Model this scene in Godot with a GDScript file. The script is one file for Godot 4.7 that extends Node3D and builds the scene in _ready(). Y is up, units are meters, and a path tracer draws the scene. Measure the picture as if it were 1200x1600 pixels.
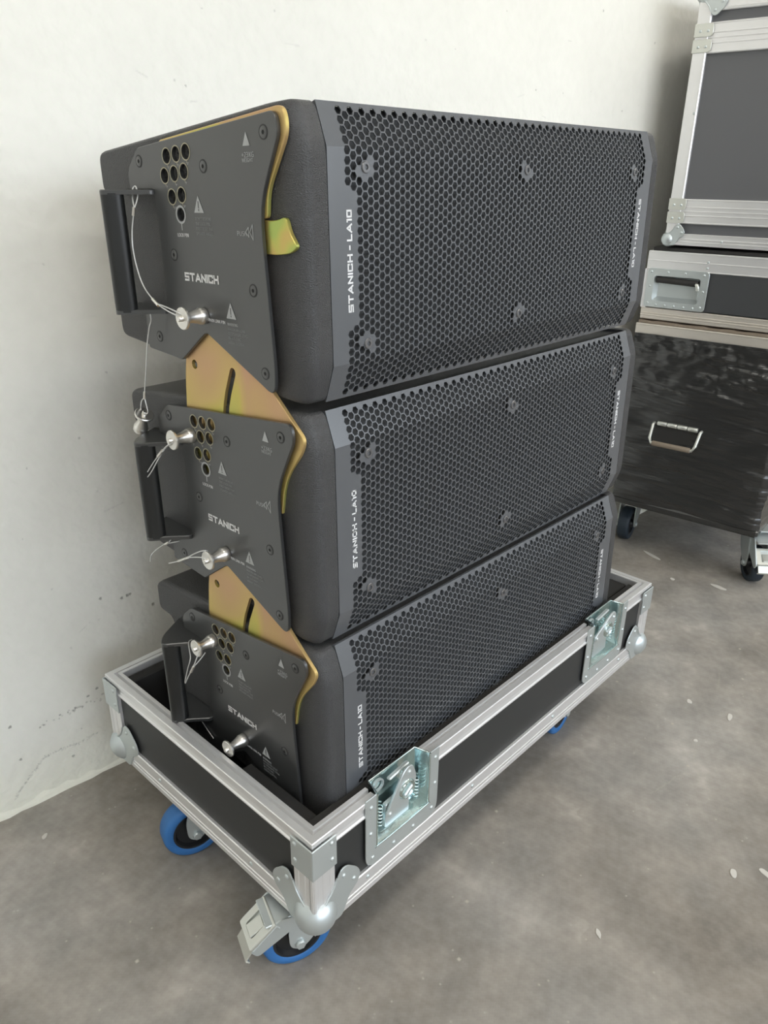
extends Node3D

# ---------------------------------------------------------------- mesh builder
class MB:
	var v := PackedVector3Array()
	var n := PackedVector3Array()
	var u := PackedVector2Array()
	func t3(a: Vector3, b: Vector3, c: Vector3, na: Vector3, nb: Vector3, nc: Vector3) -> void:
		var g := (b - a).cross(c - a)
		if g.length_squared() < 1e-20:
			return
		if g.dot(na + nb + nc) > 0.0:   # Godot's front faces run clockwise
			var t := b; b = c; c = t
			t = nb; nb = nc; nc = t
		v.append(a); v.append(b); v.append(c)
		n.append(na); n.append(nb); n.append(nc)
		for p: Vector3 in [a, b, c]:
			u.append(Vector2(p.x + p.z, p.y))
	func q(a: Vector3, b: Vector3, c: Vector3, d: Vector3, m: Vector3) -> void:
		t3(a, b, c, m, m, m); t3(a, c, d, m, m, m)
	func q4(a: Vector3, b: Vector3, c: Vector3, d: Vector3, na: Vector3, nb: Vector3, nc: Vector3, nd: Vector3) -> void:
		t3(a, b, c, na, nb, nc); t3(a, c, d, na, nc, nd)
	func mesh() -> ArrayMesh:
		var a := []
		a.resize(Mesh.ARRAY_MAX)
		a[Mesh.ARRAY_VERTEX] = v; a[Mesh.ARRAY_NORMAL] = n; a[Mesh.ARRAY_TEX_UV] = u
		var m := ArrayMesh.new()
		m.add_surface_from_arrays(Mesh.PRIMITIVE_TRIANGLES, a)
		return m
	# chamfered box, centred on xf
	func box(xf: Transform3D, s: Vector3, ch := 0.0) -> void:
		var h := s * 0.5
		if ch <= 0.0:
			for ax in 3:
				for sg: float in [-1.0, 1.0]:
					var m := Vector3.ZERO; m[ax] = sg
					var p: Array[Vector3] = []
					for k: Vector2 in [Vector2(-1, -1), Vector2(1, -1), Vector2(1, 1), Vector2(-1, 1)]:
						var c := Vector3.ZERO
						c[ax] = sg * h[ax]; c[(ax + 1) % 3] = k.x * h[(ax + 1) % 3]; c[(ax + 2) % 3] = k.y * h[(ax + 2) % 3]
						p.append(xf * c)
					q(p[0], p[1], p[2], p[3], (xf.basis * m).normalized())
			return
		var pt := func(sx: float, sy: float, sz: float, ax: int) -> Vector3:
			var c := Vector3(sx * (h.x - ch), sy * (h.y - ch), sz * (h.z - ch))
			c[ax] += [sx, sy, sz][ax] * ch
			return xf * c
		for ax in 3:
			var b := (ax + 1) % 3
			var d := (ax + 2) % 3
			for sg: float in [-1.0, 1.0]:
				var m := Vector3.ZERO; m[ax] = sg
				var p: Array[Vector3] = []
				for k: Vector2 in [Vector2(-1, -1), Vector2(1, -1), Vector2(1, 1), Vector2(-1, 1)]:
					var s3 := Vector3.ZERO
					s3[ax] = sg; s3[b] = k.x; s3[d] = k.y
					p.append(pt.call(s3.x, s3.y, s3.z, ax))
				q(p[0], p[1], p[2], p[3], (xf.basis * m).normalized())
			for s1: float in [-1.0, 1.0]:
				for s2: float in [-1.0, 1.0]:
					var e1 := Vector3.ZERO; e1[ax] = -1; e1[b] = s1; e1[d] = s2
					var e2 := e1; e2[ax] = 1
					var m2 := Vector3.ZERO; m2[b] = s1; m2[d] = s2
					q(pt.call(e1.x, e1.y, e1.z, b), pt.call(e2.x, e2.y, e2.z, b), pt.call(e2.x, e2.y, e2.z, d), pt.call(e1.x, e1.y, e1.z, d), (xf.basis * m2).normalized())
		for sx: float in [-1.0, 1.0]:
			for sy: float in [-1.0, 1.0]:
				for sz: float in [-1.0, 1.0]:
					var m3 := (xf.basis * Vector3(sx, sy, sz)).normalized()
					t3(pt.call(sx, sy, sz, 0), pt.call(sx, sy, sz, 1), pt.call(sx, sy, sz, 2), m3, m3, m3)
	# polygon in XY pushed from z=0 to z=d, front face (z=d) bevelled
	func prism(p: PackedVector2Array, d: float, xf: Transform3D, bev := 0.0, cap0 := true, caps := true) -> void:
		if Geometry2D.is_polygon_clockwise(p):
			p = p.duplicate(); p.reverse()
		var k := p.size()
		var ti := Geometry2D.triangulate_polygon(p)
		var inn := MB.inset(p, bev) if bev > 0.0 else p
		var f := xf.basis.z.normalized()
		for i in range(0, ti.size() if caps else 0, 3):
			var a := ti[i]; var b := ti[i + 1]; var c := ti[i + 2]
			t3(xf * Vector3(inn[a].x, inn[a].y, d), xf * Vector3(inn[b].x, inn[b].y, d), xf * Vector3(inn[c].x, inn[c].y, d), f, f, f)
			if cap0:
				t3(xf * Vector3(p[a].x, p[a].y, 0), xf * Vector3(p[b].x, p[b].y, 0), xf * Vector3(p[c].x, p[c].y, 0), -f, -f, -f)
		var en: Array[Vector2] = []
		for i in k:
			var e := p[(i + 1) % k] - p[i]
			en.append(Vector2(e.y, -e.x).normalized())
		for i in k:
			var j := (i + 1) % k
			var m := en[i]
			var mi := (m + en[(i + k - 1) % k]).normalized() if m.dot(en[(i + k - 1) % k]) > 0.8 else m
			var mj := (m + en[j]).normalized() if m.dot(en[j]) > 0.8 else m
			var ni := (xf.basis * Vector3(mi.x, mi.y, 0)).normalized()
			var nj := (xf.basis * Vector3(mj.x, mj.y, 0)).normalized()
			q4(xf * Vector3(p[i].x, p[i].y, 0), xf * Vector3(p[j].x, p[j].y, 0), xf * Vector3(p[j].x, p[j].y, d - bev), xf * Vector3(p[i].x, p[i].y, d - bev), ni, nj, nj, ni)
			if bev > 0.0:
				var bi := (ni + f).normalized()
				var bj := (nj + f).normalized()
				q4(xf * Vector3(p[i].x, p[i].y, d - bev), xf * Vector3(p[j].x, p[j].y, d - bev), xf * Vector3(inn[j].x, inn[j].y, d), xf * Vector3(inn[i].x, inn[i].y, d), bi, bj, bj, bi)
	static func inset(p: PackedVector2Array, d: float) -> PackedVector2Array:
		var k := p.size()
		var r := PackedVector2Array()
		for i in k:
			var e0 := (p[i] - p[(i + k - 1) % k]).normalized()
			var e1 := (p[(i + 1) % k] - p[i]).normalized()
			var n0 := Vector2(-e0.y, e0.x)
			var n1 := Vector2(-e1.y, e1.x)
			var b := (n0 + n1)
			if b.length() < 0.2:
				b = n0
			b = b.normalized()
			r.append(p[i] + b * d / maxf(0.4, b.dot(n0)))
		return r
	# profile of (radius, height) turned round the Y axis of xf
	func lathe(pr: PackedVector2Array, xf: Transform3D, seg := 24, crease := 0.75) -> void:
		var en: Array[Vector2] = []
		for i in pr.size() - 1:
			var e := pr[i + 1] - pr[i]
			en.append(Vector2(e.y, -e.x).normalized())
		for i in pr.size() - 1:
			var n0 := en[i]
			var n1 := en[i]
			if i > 0 and en[i].dot(en[i - 1]) > crease: n0 = (en[i] + en[i - 1]).normalized()
			if i < pr.size() - 2 and en[i].dot(en[i + 1]) > crease: n1 = (en[i] + en[i + 1]).normalized()
			for s in seg:
				var a0 := TAU * s / seg
				var a1 := TAU * (s + 1) / seg
				var d0 := Vector3(cos(a0), 0, sin(a0))
				var d1 := Vector3(cos(a1), 0, sin(a1))
				var up := Vector3.UP
				q4(xf * (d0 * pr[i].x + up * pr[i].y), xf * (d1 * pr[i].x + up * pr[i].y), xf * (d1 * pr[i + 1].x + up * pr[i + 1].y), xf * (d0 * pr[i + 1].x + up * pr[i + 1].y),
					(xf.basis * (d0 * n0.x + up * n0.y)).normalized(), (xf.basis * (d1 * n0.x + up * n0.y)).normalized(), (xf.basis * (d1 * n1.x + up * n1.y)).normalized(), (xf.basis * (d0 * n1.x + up * n1.y)).normalized())
	func tube(p: Array, r: float, seg := 8, closed := false) -> void:
		var k := p.size()
		var fr: Array[Basis] = []
		var side := Vector3.ZERO
		for i in k:
			var a: Vector3 = p[maxi(i - 1, 0)] if not closed else p[(i + k - 1) % k]
			var b: Vector3 = p[mini(i + 1, k - 1)] if not closed else p[(i + 1) % k]
			var t := (b - a).normalized()
			if i == 0:
				side = t.cross(Vector3.UP if absf(t.y) < 0.9 else Vector3.RIGHT).normalized()
			side = (side - t * side.dot(t)).normalized()
			fr.append(Basis(side, t, side.cross(t)))
		for i in (k if closed else k - 1):
			var j := (i + 1) % k
			for s in seg:
				var a0 := TAU * s / seg
				var a1 := TAU * (s + 1) / seg
				var x0 := Vector3(cos(a0), 0, sin(a0))
				var x1 := Vector3(cos(a1), 0, sin(a1))
				q4(p[i] + fr[i] * x0 * r, p[i] + fr[i] * x1 * r, p[j] + fr[j] * x1 * r, p[j] + fr[j] * x0 * r, fr[i] * x0, fr[i] * x1, fr[j] * x1, fr[j] * x0)
		if not closed:
			for e: int in [0, k - 1]:
				var m := fr[e].y * (1.0 if e else -1.0)
				for s in seg:
					var a0 := TAU * s / seg
					var a1 := TAU * (s + 1) / seg
					t3(p[e], p[e] + fr[e] * Vector3(cos(a0), 0, sin(a0)) * r, p[e] + fr[e] * Vector3(cos(a1), 0, sin(a1)) * r, m, m, m)
	# section (o = inwards, y = up) run from a to b; mitred ends follow the inward direction
	func rail(sec: PackedVector2Array, a: Vector3, b: Vector3, inward: Vector3, up: Vector3, ma: float, mb: float) -> void:
		var t := (b - a).normalized()
		var k := sec.size()
		var p0: Array[Vector3] = []
		var p1: Array[Vector3] = []
		var mid := Vector2.ZERO
		for s in sec:
			p0.append(a + inward * s.x + up * s.y + t * s.x * ma)
			p1.append(b + inward * s.x + up * s.y - t * s.x * mb)
			mid += s / k
		var cw := Geometry2D.is_polygon_clockwise(sec)
		for i in k:
			var j := (i + 1) % k
			var e := sec[j] - sec[i]
			var m2 := Vector2(-e.y, e.x) if cw else Vector2(e.y, -e.x)
			q(p0[i], p0[j], p1[j], p1[i], (inward * m2.x + up * m2.y).normalized())
		var ti := Geometry2D.triangulate_polygon(sec)
		for i in range(0, ti.size(), 3):
			t3(p0[ti[i]], p0[ti[i + 1]], p0[ti[i + 2]], -t, -t, -t)
			t3(p1[ti[i]], p1[ti[i + 1]], p1[ti[i + 2]], t, t, t)

# ---------------------------------------------------------------- scene helpers
var used := {}
var rng := RandomNumberGenerator.new()
var M := {}

func numbered(called: String) -> String:
	if not used.has(called):
		used[called] = 0
		return called
	used[called] += 1
	return "%s_%03d" % [called, used[called]]

func thing(called: String, label: String, category: String, xf := Transform3D(), group := "") -> Node3D:
	var o := Node3D.new()
	o.name = numbered(called); o.transform = xf
	add_child(o)
	o.set_meta("label", label); o.set_meta("category", category)
	if group: o.set_meta("group", group)
	return o

func part(called: String, m: Mesh, mat: Material, parent: Node3D, xf := Transform3D(), label := "") -> MeshInstance3D:
	var o := MeshInstance3D.new()
	o.name = called; o.mesh = m; o.material_override = mat; o.transform = xf
	parent.add_child(o, true)
	if label: o.set_meta("label", label)
	return o

func struct(called: String, m: Mesh, mat: Material, xf := Transform3D()) -> MeshInstance3D:
	var o := part(called, m, mat, self, xf)
	o.set_meta("kind", "structure")
	return o

func one(m: Mesh, called: String, mat: Material, label: String, category: String, group := "", xf := Transform3D()) -> MeshInstance3D:
	var o := part(numbered(called), m, mat, self, xf)
	o.set_meta("label", label); o.set_meta("category", category)
	if group: o.set_meta("group", group)
	return o

func at(x: float, y: float, z: float) -> Transform3D:
	return Transform3D(Basis(), Vector3(x, y, z))

# axes given as images of X and Y; Z follows
func axes(x: Vector3, y: Vector3, o: Vector3) -> Transform3D:
	return Transform3D(Basis(x, y, x.cross(y)), o)

func aim(y: Vector3, o: Vector3) -> Transform3D:     # Y axis along y
	var d := y.normalized()
	var x := d.cross(Vector3.UP if absf(d.y) < 0.9 else Vector3.RIGHT).normalized()
	return Transform3D(Basis(x, d, x.cross(d)), o)

func poly(a: Array) -> PackedVector2Array:
	var p := PackedVector2Array()
	for i in range(0, a.size(), 2):
		p.append(Vector2(a[i], a[i + 1]))
	return p

# rounds the corners of a polygon
func rounded(p: PackedVector2Array, r: Variant, seg := 5) -> PackedVector2Array:
	var k := p.size()
	var out := PackedVector2Array()
	for i in k:
		var rr: float = r[i] if r is Array else r
		var c := p[i]
		if rr <= 0.0:
			out.append(c)
			continue
		var a := p[(i + k - 1) % k] - c
		var b := p[(i + 1) % k] - c
		var d := minf(rr, 0.48 * minf(a.length(), b.length()))
		var p0 := c + a.normalized() * d
		var p2 := c + b.normalized() * d
		for s in seg + 1:
			var t := float(s) / seg
			out.append(p0.lerp(c, t).lerp(c.lerp(p2, t), t))
	return out

func circle(c: Vector2, r: float, k := 20) -> PackedVector2Array:
	var p := PackedVector2Array()
	for i in k:
		p.append(c + Vector2(cos(TAU * i / k), sin(TAU * i / k)) * r)
	return p

func boxm(s: Vector3, ch := 0.0) -> ArrayMesh:
	var b := MB.new(); b.box(Transform3D(), s, ch)
	return b.mesh()

func prismm(p: PackedVector2Array, d: float, bev := 0.0, xf := Transform3D()) -> ArrayMesh:
	var b := MB.new(); b.prism(p, d, xf, bev)
	return b.mesh()

func lathem(a: Array, seg := 24, crease := 0.75) -> ArrayMesh:
	var b := MB.new(); b.lathe(poly(a), Transform3D(), seg, crease)
	return b.mesh()

func spline(p: Array, sub := 6) -> Array:
	var out := []
	for i in p.size() - 1:
		var a: Vector3 = p[maxi(i - 1, 0)]
		var d: Vector3 = p[mini(i + 2, p.size() - 1)]
		var b: Vector3 = p[i]
		for s in sub:
			out.append(b.cubic_interpolate(p[i + 1], a, d, float(s) / sub))
	out.append(p[-1])
	return out

# a plate with holes: the faces are sliced through the holes' centres, the walls are built round each
func pierced(p: PackedVector2Array, holes: Array, d: float, bev := 0.0) -> ArrayMesh:
	if Geometry2D.is_polygon_clockwise(p):
		p = p.duplicate(); p.reverse()
	var b := MB.new()
	var xs: Array[float] = [-9.0, 9.0]
	for h: PackedVector2Array in holes:
		var c := Vector2.ZERO
		for q in h: c += q / h.size()
		xs.append(c.x)
	xs.sort()
	for face: float in [0.0, d]:
		var src := MB.inset(p, bev) if face > 0.0 and bev > 0.0 else p
		var m := Vector3.BACK if face > 0.0 else Vector3.FORWARD
		for i in xs.size() - 1:
			if xs[i + 1] - xs[i] < 1e-5: continue
			var pieces := Geometry2D.intersect_polygons(src, PackedVector2Array([Vector2(xs[i], -9), Vector2(xs[i + 1], -9), Vector2(xs[i + 1], 9), Vector2(xs[i], 9)]))
			for h: PackedVector2Array in holes:
				var left: Array[PackedVector2Array] = []
				for q: PackedVector2Array in pieces: left.append_array(Geometry2D.clip_polygons(q, h))
				pieces = left
			for q: PackedVector2Array in pieces:
				var ti := Geometry2D.triangulate_polygon(q)
				for k in range(0, ti.size(), 3):
					var a := q[ti[k]]; var e := q[ti[k + 1]]; var f := q[ti[k + 2]]
					b.t3(Vector3(a.x, a.y, face), Vector3(e.x, e.y, face), Vector3(f.x, f.y, face), m, m, m)
	var walls := MB.new()
	walls.prism(p, d, Transform3D(), bev, true, false)
	b.v.append_array(walls.v); b.n.append_array(walls.n); b.u.append_array(walls.u)
	for h: PackedVector2Array in holes:
		var c := Vector2.ZERO
		for q in h: c += q / h.size()
		for i in h.size():
			var q0 := h[i]; var q1 := h[(i + 1) % h.size()]
			var e := (q1 - q0).normalized()
			var w := Vector2(-e.y, e.x)
			if Geometry2D.is_polygon_clockwise(h): w = -w
			b.q(Vector3(q0.x, q0.y, 0), Vector3(q1.x, q1.y, 0), Vector3(q1.x, q1.y, d), Vector3(q0.x, q0.y, d), Vector3(w.x, w.y, 0))
	return b.mesh()

func mat(col: Color, rough: float, metal := 0.0, spec := 0.5) -> StandardMaterial3D:
	var m := StandardMaterial3D.new()
	m.albedo_color = col.linear_to_srgb(); m.roughness = rough; m.metallic = metal; m.metallic_specular = spec
	return m

func noise_tex(freq: float, seed_: int, size := 512, oct := 4, kind := FastNoiseLite.TYPE_SIMPLEX_SMOOTH, ramp: Gradient = null) -> NoiseTexture2D:
	var f := FastNoiseLite.new()
	f.seed = seed_; f.frequency = freq; f.fractal_octaves = oct; f.noise_type = kind
	var t := NoiseTexture2D.new()
	t.width = size; t.height = size; t.seamless = true; t.noise = f
	if ramp: t.color_ramp = ramp
	return t

func ramp(pts: Array) -> Gradient:
	var g := Gradient.new()
	var off := PackedFloat32Array()
	var col := PackedColorArray()
	for p: Array in pts:
		off.append(p[0]); col.append(p[1])
	g.offsets = off; g.colors = col
	return g

func bump(m: StandardMaterial3D, t: Texture2D, cm: float, tri := 0.0) -> StandardMaterial3D:
	m.heightmap_enabled = true; m.heightmap_texture = t; m.heightmap_scale = cm
	if tri > 0.0:
		m.uv1_triplanar = true; m.uv1_scale = Vector3.ONE * tri
	return m

# lettering: wide sans-serif capitals made of strokes, cap height h, flat print
const GLYPH := {
	"S": [1.0, [[1, 1, 0, 1, 0, 0.5, 1, 0.5, 1, 0, 0, 0]]],
	"T": [1.1, [[0, 1, 1.1, 1], [0.55, 1, 0.55, 0]]],
	"A": [1.15, [[0, 0, 0.575, 1, 1.15, 0], [0.25, 0.28, 0.9, 0.28]]],
	"N": [1.0, [[0, 0, 0, 1, 1, 0, 1, 1]]],
	"I": [0.0, [[0, 0, 0, 1]]],
	"C": [1.0, [[1, 0.80, 1, 1, 0, 1, 0, 0, 1, 0, 1, 0.20]]],
	"H": [1.0, [[0, 0, 0, 1], [1, 0, 1, 1], [0, 0.5, 1, 0.5]]],
	"L": [0.8, [[0, 1, 0, 0, 0.8, 0]]],
	"1": [0.25, [[0, 1, 0.25, 1, 0.25, 0]]],
	"0": [0.9, [[0, 0, 0, 1, 0.9, 1, 0.9, 0, 0, 0]]],
	"-": [0.45, [[0, 0.5, 0.45, 0.5]]],
	" ": [0.0, []],
}
func strokes(b: MB, pl: Array, t: float, z: float) -> void:
	for i in range(0, pl.size() - 2, 2):
		var p := Vector2(pl[i], pl[i + 1])
		var e := Vector2(pl[i + 2], pl[i + 3])
		var d := (e - p).normalized() * t * 0.5
		var s := Vector2(-d.y, d.x)
		var x := PackedVector2Array([p - d - s, p - d + s, e + d + s, e + d - s])
		b.q(Vector3(x[0].x, x[0].y, z), Vector3(x[1].x, x[1].y, z), Vector3(x[2].x, x[2].y, z), Vector3(x[3].x, x[3].y, z), Vector3.BACK)

func words(s: String, h: float, width: float) -> ArrayMesh:
	var b := MB.new()
	var t := 0.24
	var gap := 0.21
	var total := 0.0
	for c in s:
		total += float(GLYPH[c][0]) + t + gap
	var kx := width / (total * h)
	var x := 0.0
	for c in s:
		for pl: Array in GLYPH[c][1]:
			var q := []
			for i in range(0, pl.size(), 2):
				q.append((x + t * 0.5 + float(pl[i])) * h * kx)
				q.append((t * 0.5 + float(pl[i + 1]) * (1.0 - t)) * h)
			strokes(b, q, t * h, 0.0)
		x += float(GLYPH[c][0]) + t + gap
	return b.mesh()

func text(s: String, h: float) -> TextMesh:
	var t := TextMesh.new()
	var f := SystemFont.new()
	f.font_names = PackedStringArray(["Droid Sans"])
	t.font = f; t.text = s; t.font_size = 24; t.pixel_size = h / 0.714 / 24.0; t.depth = 0.0001
	t.curve_step = 4.0
	t.horizontal_alignment = HORIZONTAL_ALIGNMENT_LEFT
	t.vertical_alignment = VERTICAL_ALIGNMENT_TOP
	return t

# ---------------------------------------------------------------- materials
func make_materials() -> void:
	var grain := noise_tex(0.11, 3, 512, 2)
	var fine := noise_tex(0.35, 5, 512, 2)
	var smear := noise_tex(0.008, 7, 512, 4)
	M.plastic = bump(mat(Color(0.056, 0.056, 0.057), 0.38, 0.0, 0.5), grain, 0.11, 12.0)
	M.grille = mat(Color(0.095, 0.101, 0.111), 0.27, 0.0, 0.70)
	M.hole = bump(mat(Color(0.045, 0.047, 0.049), 0.8, 0.0, 0.3), fine, 0.05, 10.0)
	M.plate = bump(mat(Color(0.036, 0.037, 0.037), 0.30, 0.0, 0.72), fine, 0.006, 8.0)
	M.handle = mat(Color(0.014, 0.015, 0.015), 0.36)
	M.screw = mat(Color(0.20, 0.20, 0.205), 0.3, 0.7)
	M.recess = mat(Color(0.026, 0.026, 0.027), 0.6)
	M.socket = mat(Color(0.006, 0.006, 0.006), 0.8)
	M.print = mat(Color(0.80, 0.80, 0.80), 0.6)
	M.print_grey = mat(Color(0.42, 0.43, 0.43), 0.6)
	M.print_faint = mat(Color(0.25, 0.255, 0.255), 0.6)
	M.print_gold = mat(Color(0.42, 0.39, 0.27), 0.6)
	M.gold_field = mat(Color(0.055, 0.05, 0.036), 0.55)
	var g := mat(Color(1, 1, 1), 0.42, 0.6)
	g.albedo_texture = noise_tex(0.005, 21, 256, 2, FastNoiseLite.TYPE_SIMPLEX_SMOOTH, ramp([[0.1, Color(0.80, 0.62, 0.52)], [0.36, Color(0.80, 0.67, 0.47)], [0.55, Color(0.82, 0.71, 0.46)], [0.72, Color(0.81, 0.75, 0.40)], [0.9, Color(0.72, 0.75, 0.40)]]))
	g.uv1_triplanar = true; g.uv1_scale = Vector3.ONE * 4.0
	M.gold = g
	var gt := mat(Color(1, 1, 1), 0.34, 0.75)
	gt.albedo_texture = noise_tex(0.02, 8, 128, 2, FastNoiseLite.TYPE_SIMPLEX_SMOOTH, ramp([[0.2, Color(0.80, 0.70, 0.42)], [0.5, Color(0.76, 0.74, 0.40)], [0.8, Color(0.68, 0.74, 0.40)]]))
	gt.uv1_triplanar = true; gt.uv1_scale = Vector3.ONE * 9.0
	M.gold_tab = gt
	M.alu = bump(mat(Color(0.86, 0.855, 0.855), 0.36, 0.62), smear, 0.004, 6.0)
	M.alu_warm = mat(Color(0.72, 0.67, 0.60), 0.42, 0.6)
	M.zinc_satin = mat(Color(0.62, 0.67, 0.68), 0.40, 0.75)
	M.zinc = bump(mat(Color(0.60, 0.645, 0.645), 0.33, 0.62), smear, 0.01, 8.0)
	M.zinc_bright = bump(mat(Color(0.62, 0.74, 0.74), 0.16, 1.0), smear, 0.02, 14.0)
	M.zinc_pale = mat(Color(0.70, 0.71, 0.66), 0.33, 0.7)
	M.steel = mat(Color(0.78, 0.76, 0.72), 0.30, 0.95)
	M.wire = mat(Color(0.70, 0.70, 0.69), 0.4, 0.5)
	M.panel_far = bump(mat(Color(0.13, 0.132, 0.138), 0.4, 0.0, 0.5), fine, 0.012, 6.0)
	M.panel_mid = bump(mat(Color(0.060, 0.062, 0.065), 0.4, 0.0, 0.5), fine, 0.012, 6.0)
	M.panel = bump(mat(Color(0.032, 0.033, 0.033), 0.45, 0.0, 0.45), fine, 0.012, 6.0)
	M.foam = bump(mat(Color(0.040, 0.039, 0.038), 0.95, 0.0, 0.25), fine, 0.05, 7.0)
	M.tyre = mat(Color(0.035, 0.16, 0.42), 0.5)
	M.hub = mat(Color(0.014, 0.015, 0.017), 0.35)
	M.tyre_dark = mat(Color(0.022, 0.034, 0.048), 0.55)
	M.gap = mat(Color(0.03, 0.028, 0.026), 0.8)
	var wrap := bump(mat(Color(0.028, 0.028, 0.027), 0.20, 0.0, 0.65), noise_tex(0.012, 33, 512, 4), 0.10, 0.0)
	wrap.uv1_scale = Vector3(1.0, 12.0, 1)
	M.wrap = wrap
	M.wood = mat(Color(0.25, 0.20, 0.15), 0.7)
	M.paint_chip = mat(Color(0.62, 0.59, 0.54), 0.8)
	M.wall = plaster()
	M.room = mat(Color(0.78, 0.78, 0.76), 0.85, 0.0, 0.3)
	M.ceiling = mat(Color(0.80, 0.80, 0.79), 0.9, 0.0, 0.2)
	M.floor = concrete()

# painted rough plaster: 2.4 m of wall on one square, with pits, a crack and a rougher foot near the corner in view
func plaster() -> StandardMaterial3D:
	var k := 1536
	var px := k / 2.4
	var f := FastNoiseLite.new(); f.seed = 41; f.frequency = 0.006; f.fractal_octaves = 4
	var g := FastNoiseLite.new(); g.seed = 42; g.frequency = 0.05; g.fractal_octaves = 4
	var a := f.get_image(k, k).get_data()
	var b := g.get_image(k, k).get_data()
	var col := PackedByteArray()
	var hgt := PackedByteArray()
	col.resize(k * k * 3); hgt.resize(k * k)
	for y in k:
		var foot := clampf(1.0 - y / px / 0.13, 0.0, 1.0)
		for x in k:
			var i := y * k + x
			var t := (a[i] - 127) * 0.020 + (b[i] - 127) * 0.014
			col[i * 3] = int(239 + t); col[i * 3 + 1] = int(237.5 + t); col[i * 3 + 2] = int(229 + t - foot * 6.0)
			hgt[i] = clampi(int(127 + (a[i] - 127) * 0.30 + (b[i] - 127) * (0.24 + 0.55 * foot)), 0, 255)
	var ci := Image.create_from_data(k, k, false, Image.FORMAT_RGB8, col)
	var hi := Image.create_from_data(k, k, false, Image.FORMAT_L8, hgt)
	rng.seed = 19
	var dab := func(u: float, v: float, r: float, dark: float) -> void:
		var c := Vector2((u + 1.0) * px, v * px)
		for yy in range(int(c.y - r), int(c.y + r) + 1):
			for xx in range(int(c.x - r), int(c.x + r) + 1):
				if xx < 0 or yy < 0 or xx >= k or yy >= k or Vector2(xx, yy).distance_to(c) > r: continue
				ci.set_pixel(xx, yy, ci.get_pixel(xx, yy).darkened(dark))
				hi.set_pixel(xx, yy, hi.get_pixel(xx, yy).darkened(minf(dark * 2.0, 0.6)))
	var crack: Array[Vector2] = [Vector2(-0.134, 0.028), Vector2(-0.118, 0.046), Vector2(-0.100, 0.062), Vector2(-0.078, 0.083), Vector2(-0.050, 0.086), Vector2(-0.015, 0.082), Vector2(0.020, 0.086)]
	for i in crack.size() - 1:
		for s in 60:
			var q := crack[i].lerp(crack[i + 1], s / 60.0)
			if rng.randf() < 0.45: dab.call(q.x + rng.randfn() * 0.0010, q.y + rng.randfn() * 0.0014, 0.8, rng.randf_range(0.03, 0.09))
	for i in 26:
		var t := rng.randf()
		dab.call(-0.080 + 0.125 * t, 0.147 + 0.010 * t + rng.randfn() * 0.003, rng.randf_range(0.6, 1.5), rng.randf_range(0.08, 0.26))
	for q: Vector2 in [Vector2(-0.117, 0.170), Vector2(0.096, 0.333), Vector2(0.106, 0.334), Vector2(0.111, 0.335), Vector2(0.030, 0.176), Vector2(0.012, 0.168), Vector2(-0.112, 0.100), Vector2(-0.030, 0.060), Vector2(0.15, 0.30), Vector2(0.06, 0.345)]:
		dab.call(q.x, q.y, 1.5, 0.24)
	for i in 260:
		dab.call(rng.randf_range(-1, 1.4), rng.randf() * 2.4, rng.randf_range(0.6, 1.5), rng.randf_range(0.04, 0.16))
	for i in 90:      # trowel nicks
		var p := Vector2(rng.randf_range(-1, 1.4), rng.randf() * 2.4)
		var d := Vector2.from_angle(rng.randf_range(-0.5, 0.5))
		for s in rng.randi_range(6, 26):
			p += d / px
			dab.call(p.x, p.y, 0.7, 0.03)
	var m := mat(Color(1, 1, 1), 0.75, 0.0, 0.3)
	m.albedo_texture = ImageTexture.create_from_image(ci)
	m.uv1_scale = Vector3(1.0 / 2.4, 1.0 / 2.4, 1); m.uv1_offset = Vector3(1.0 / 2.4, 0, 0)
	return bump(m, ImageTexture.create_from_image(hi), 0.42)

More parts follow.
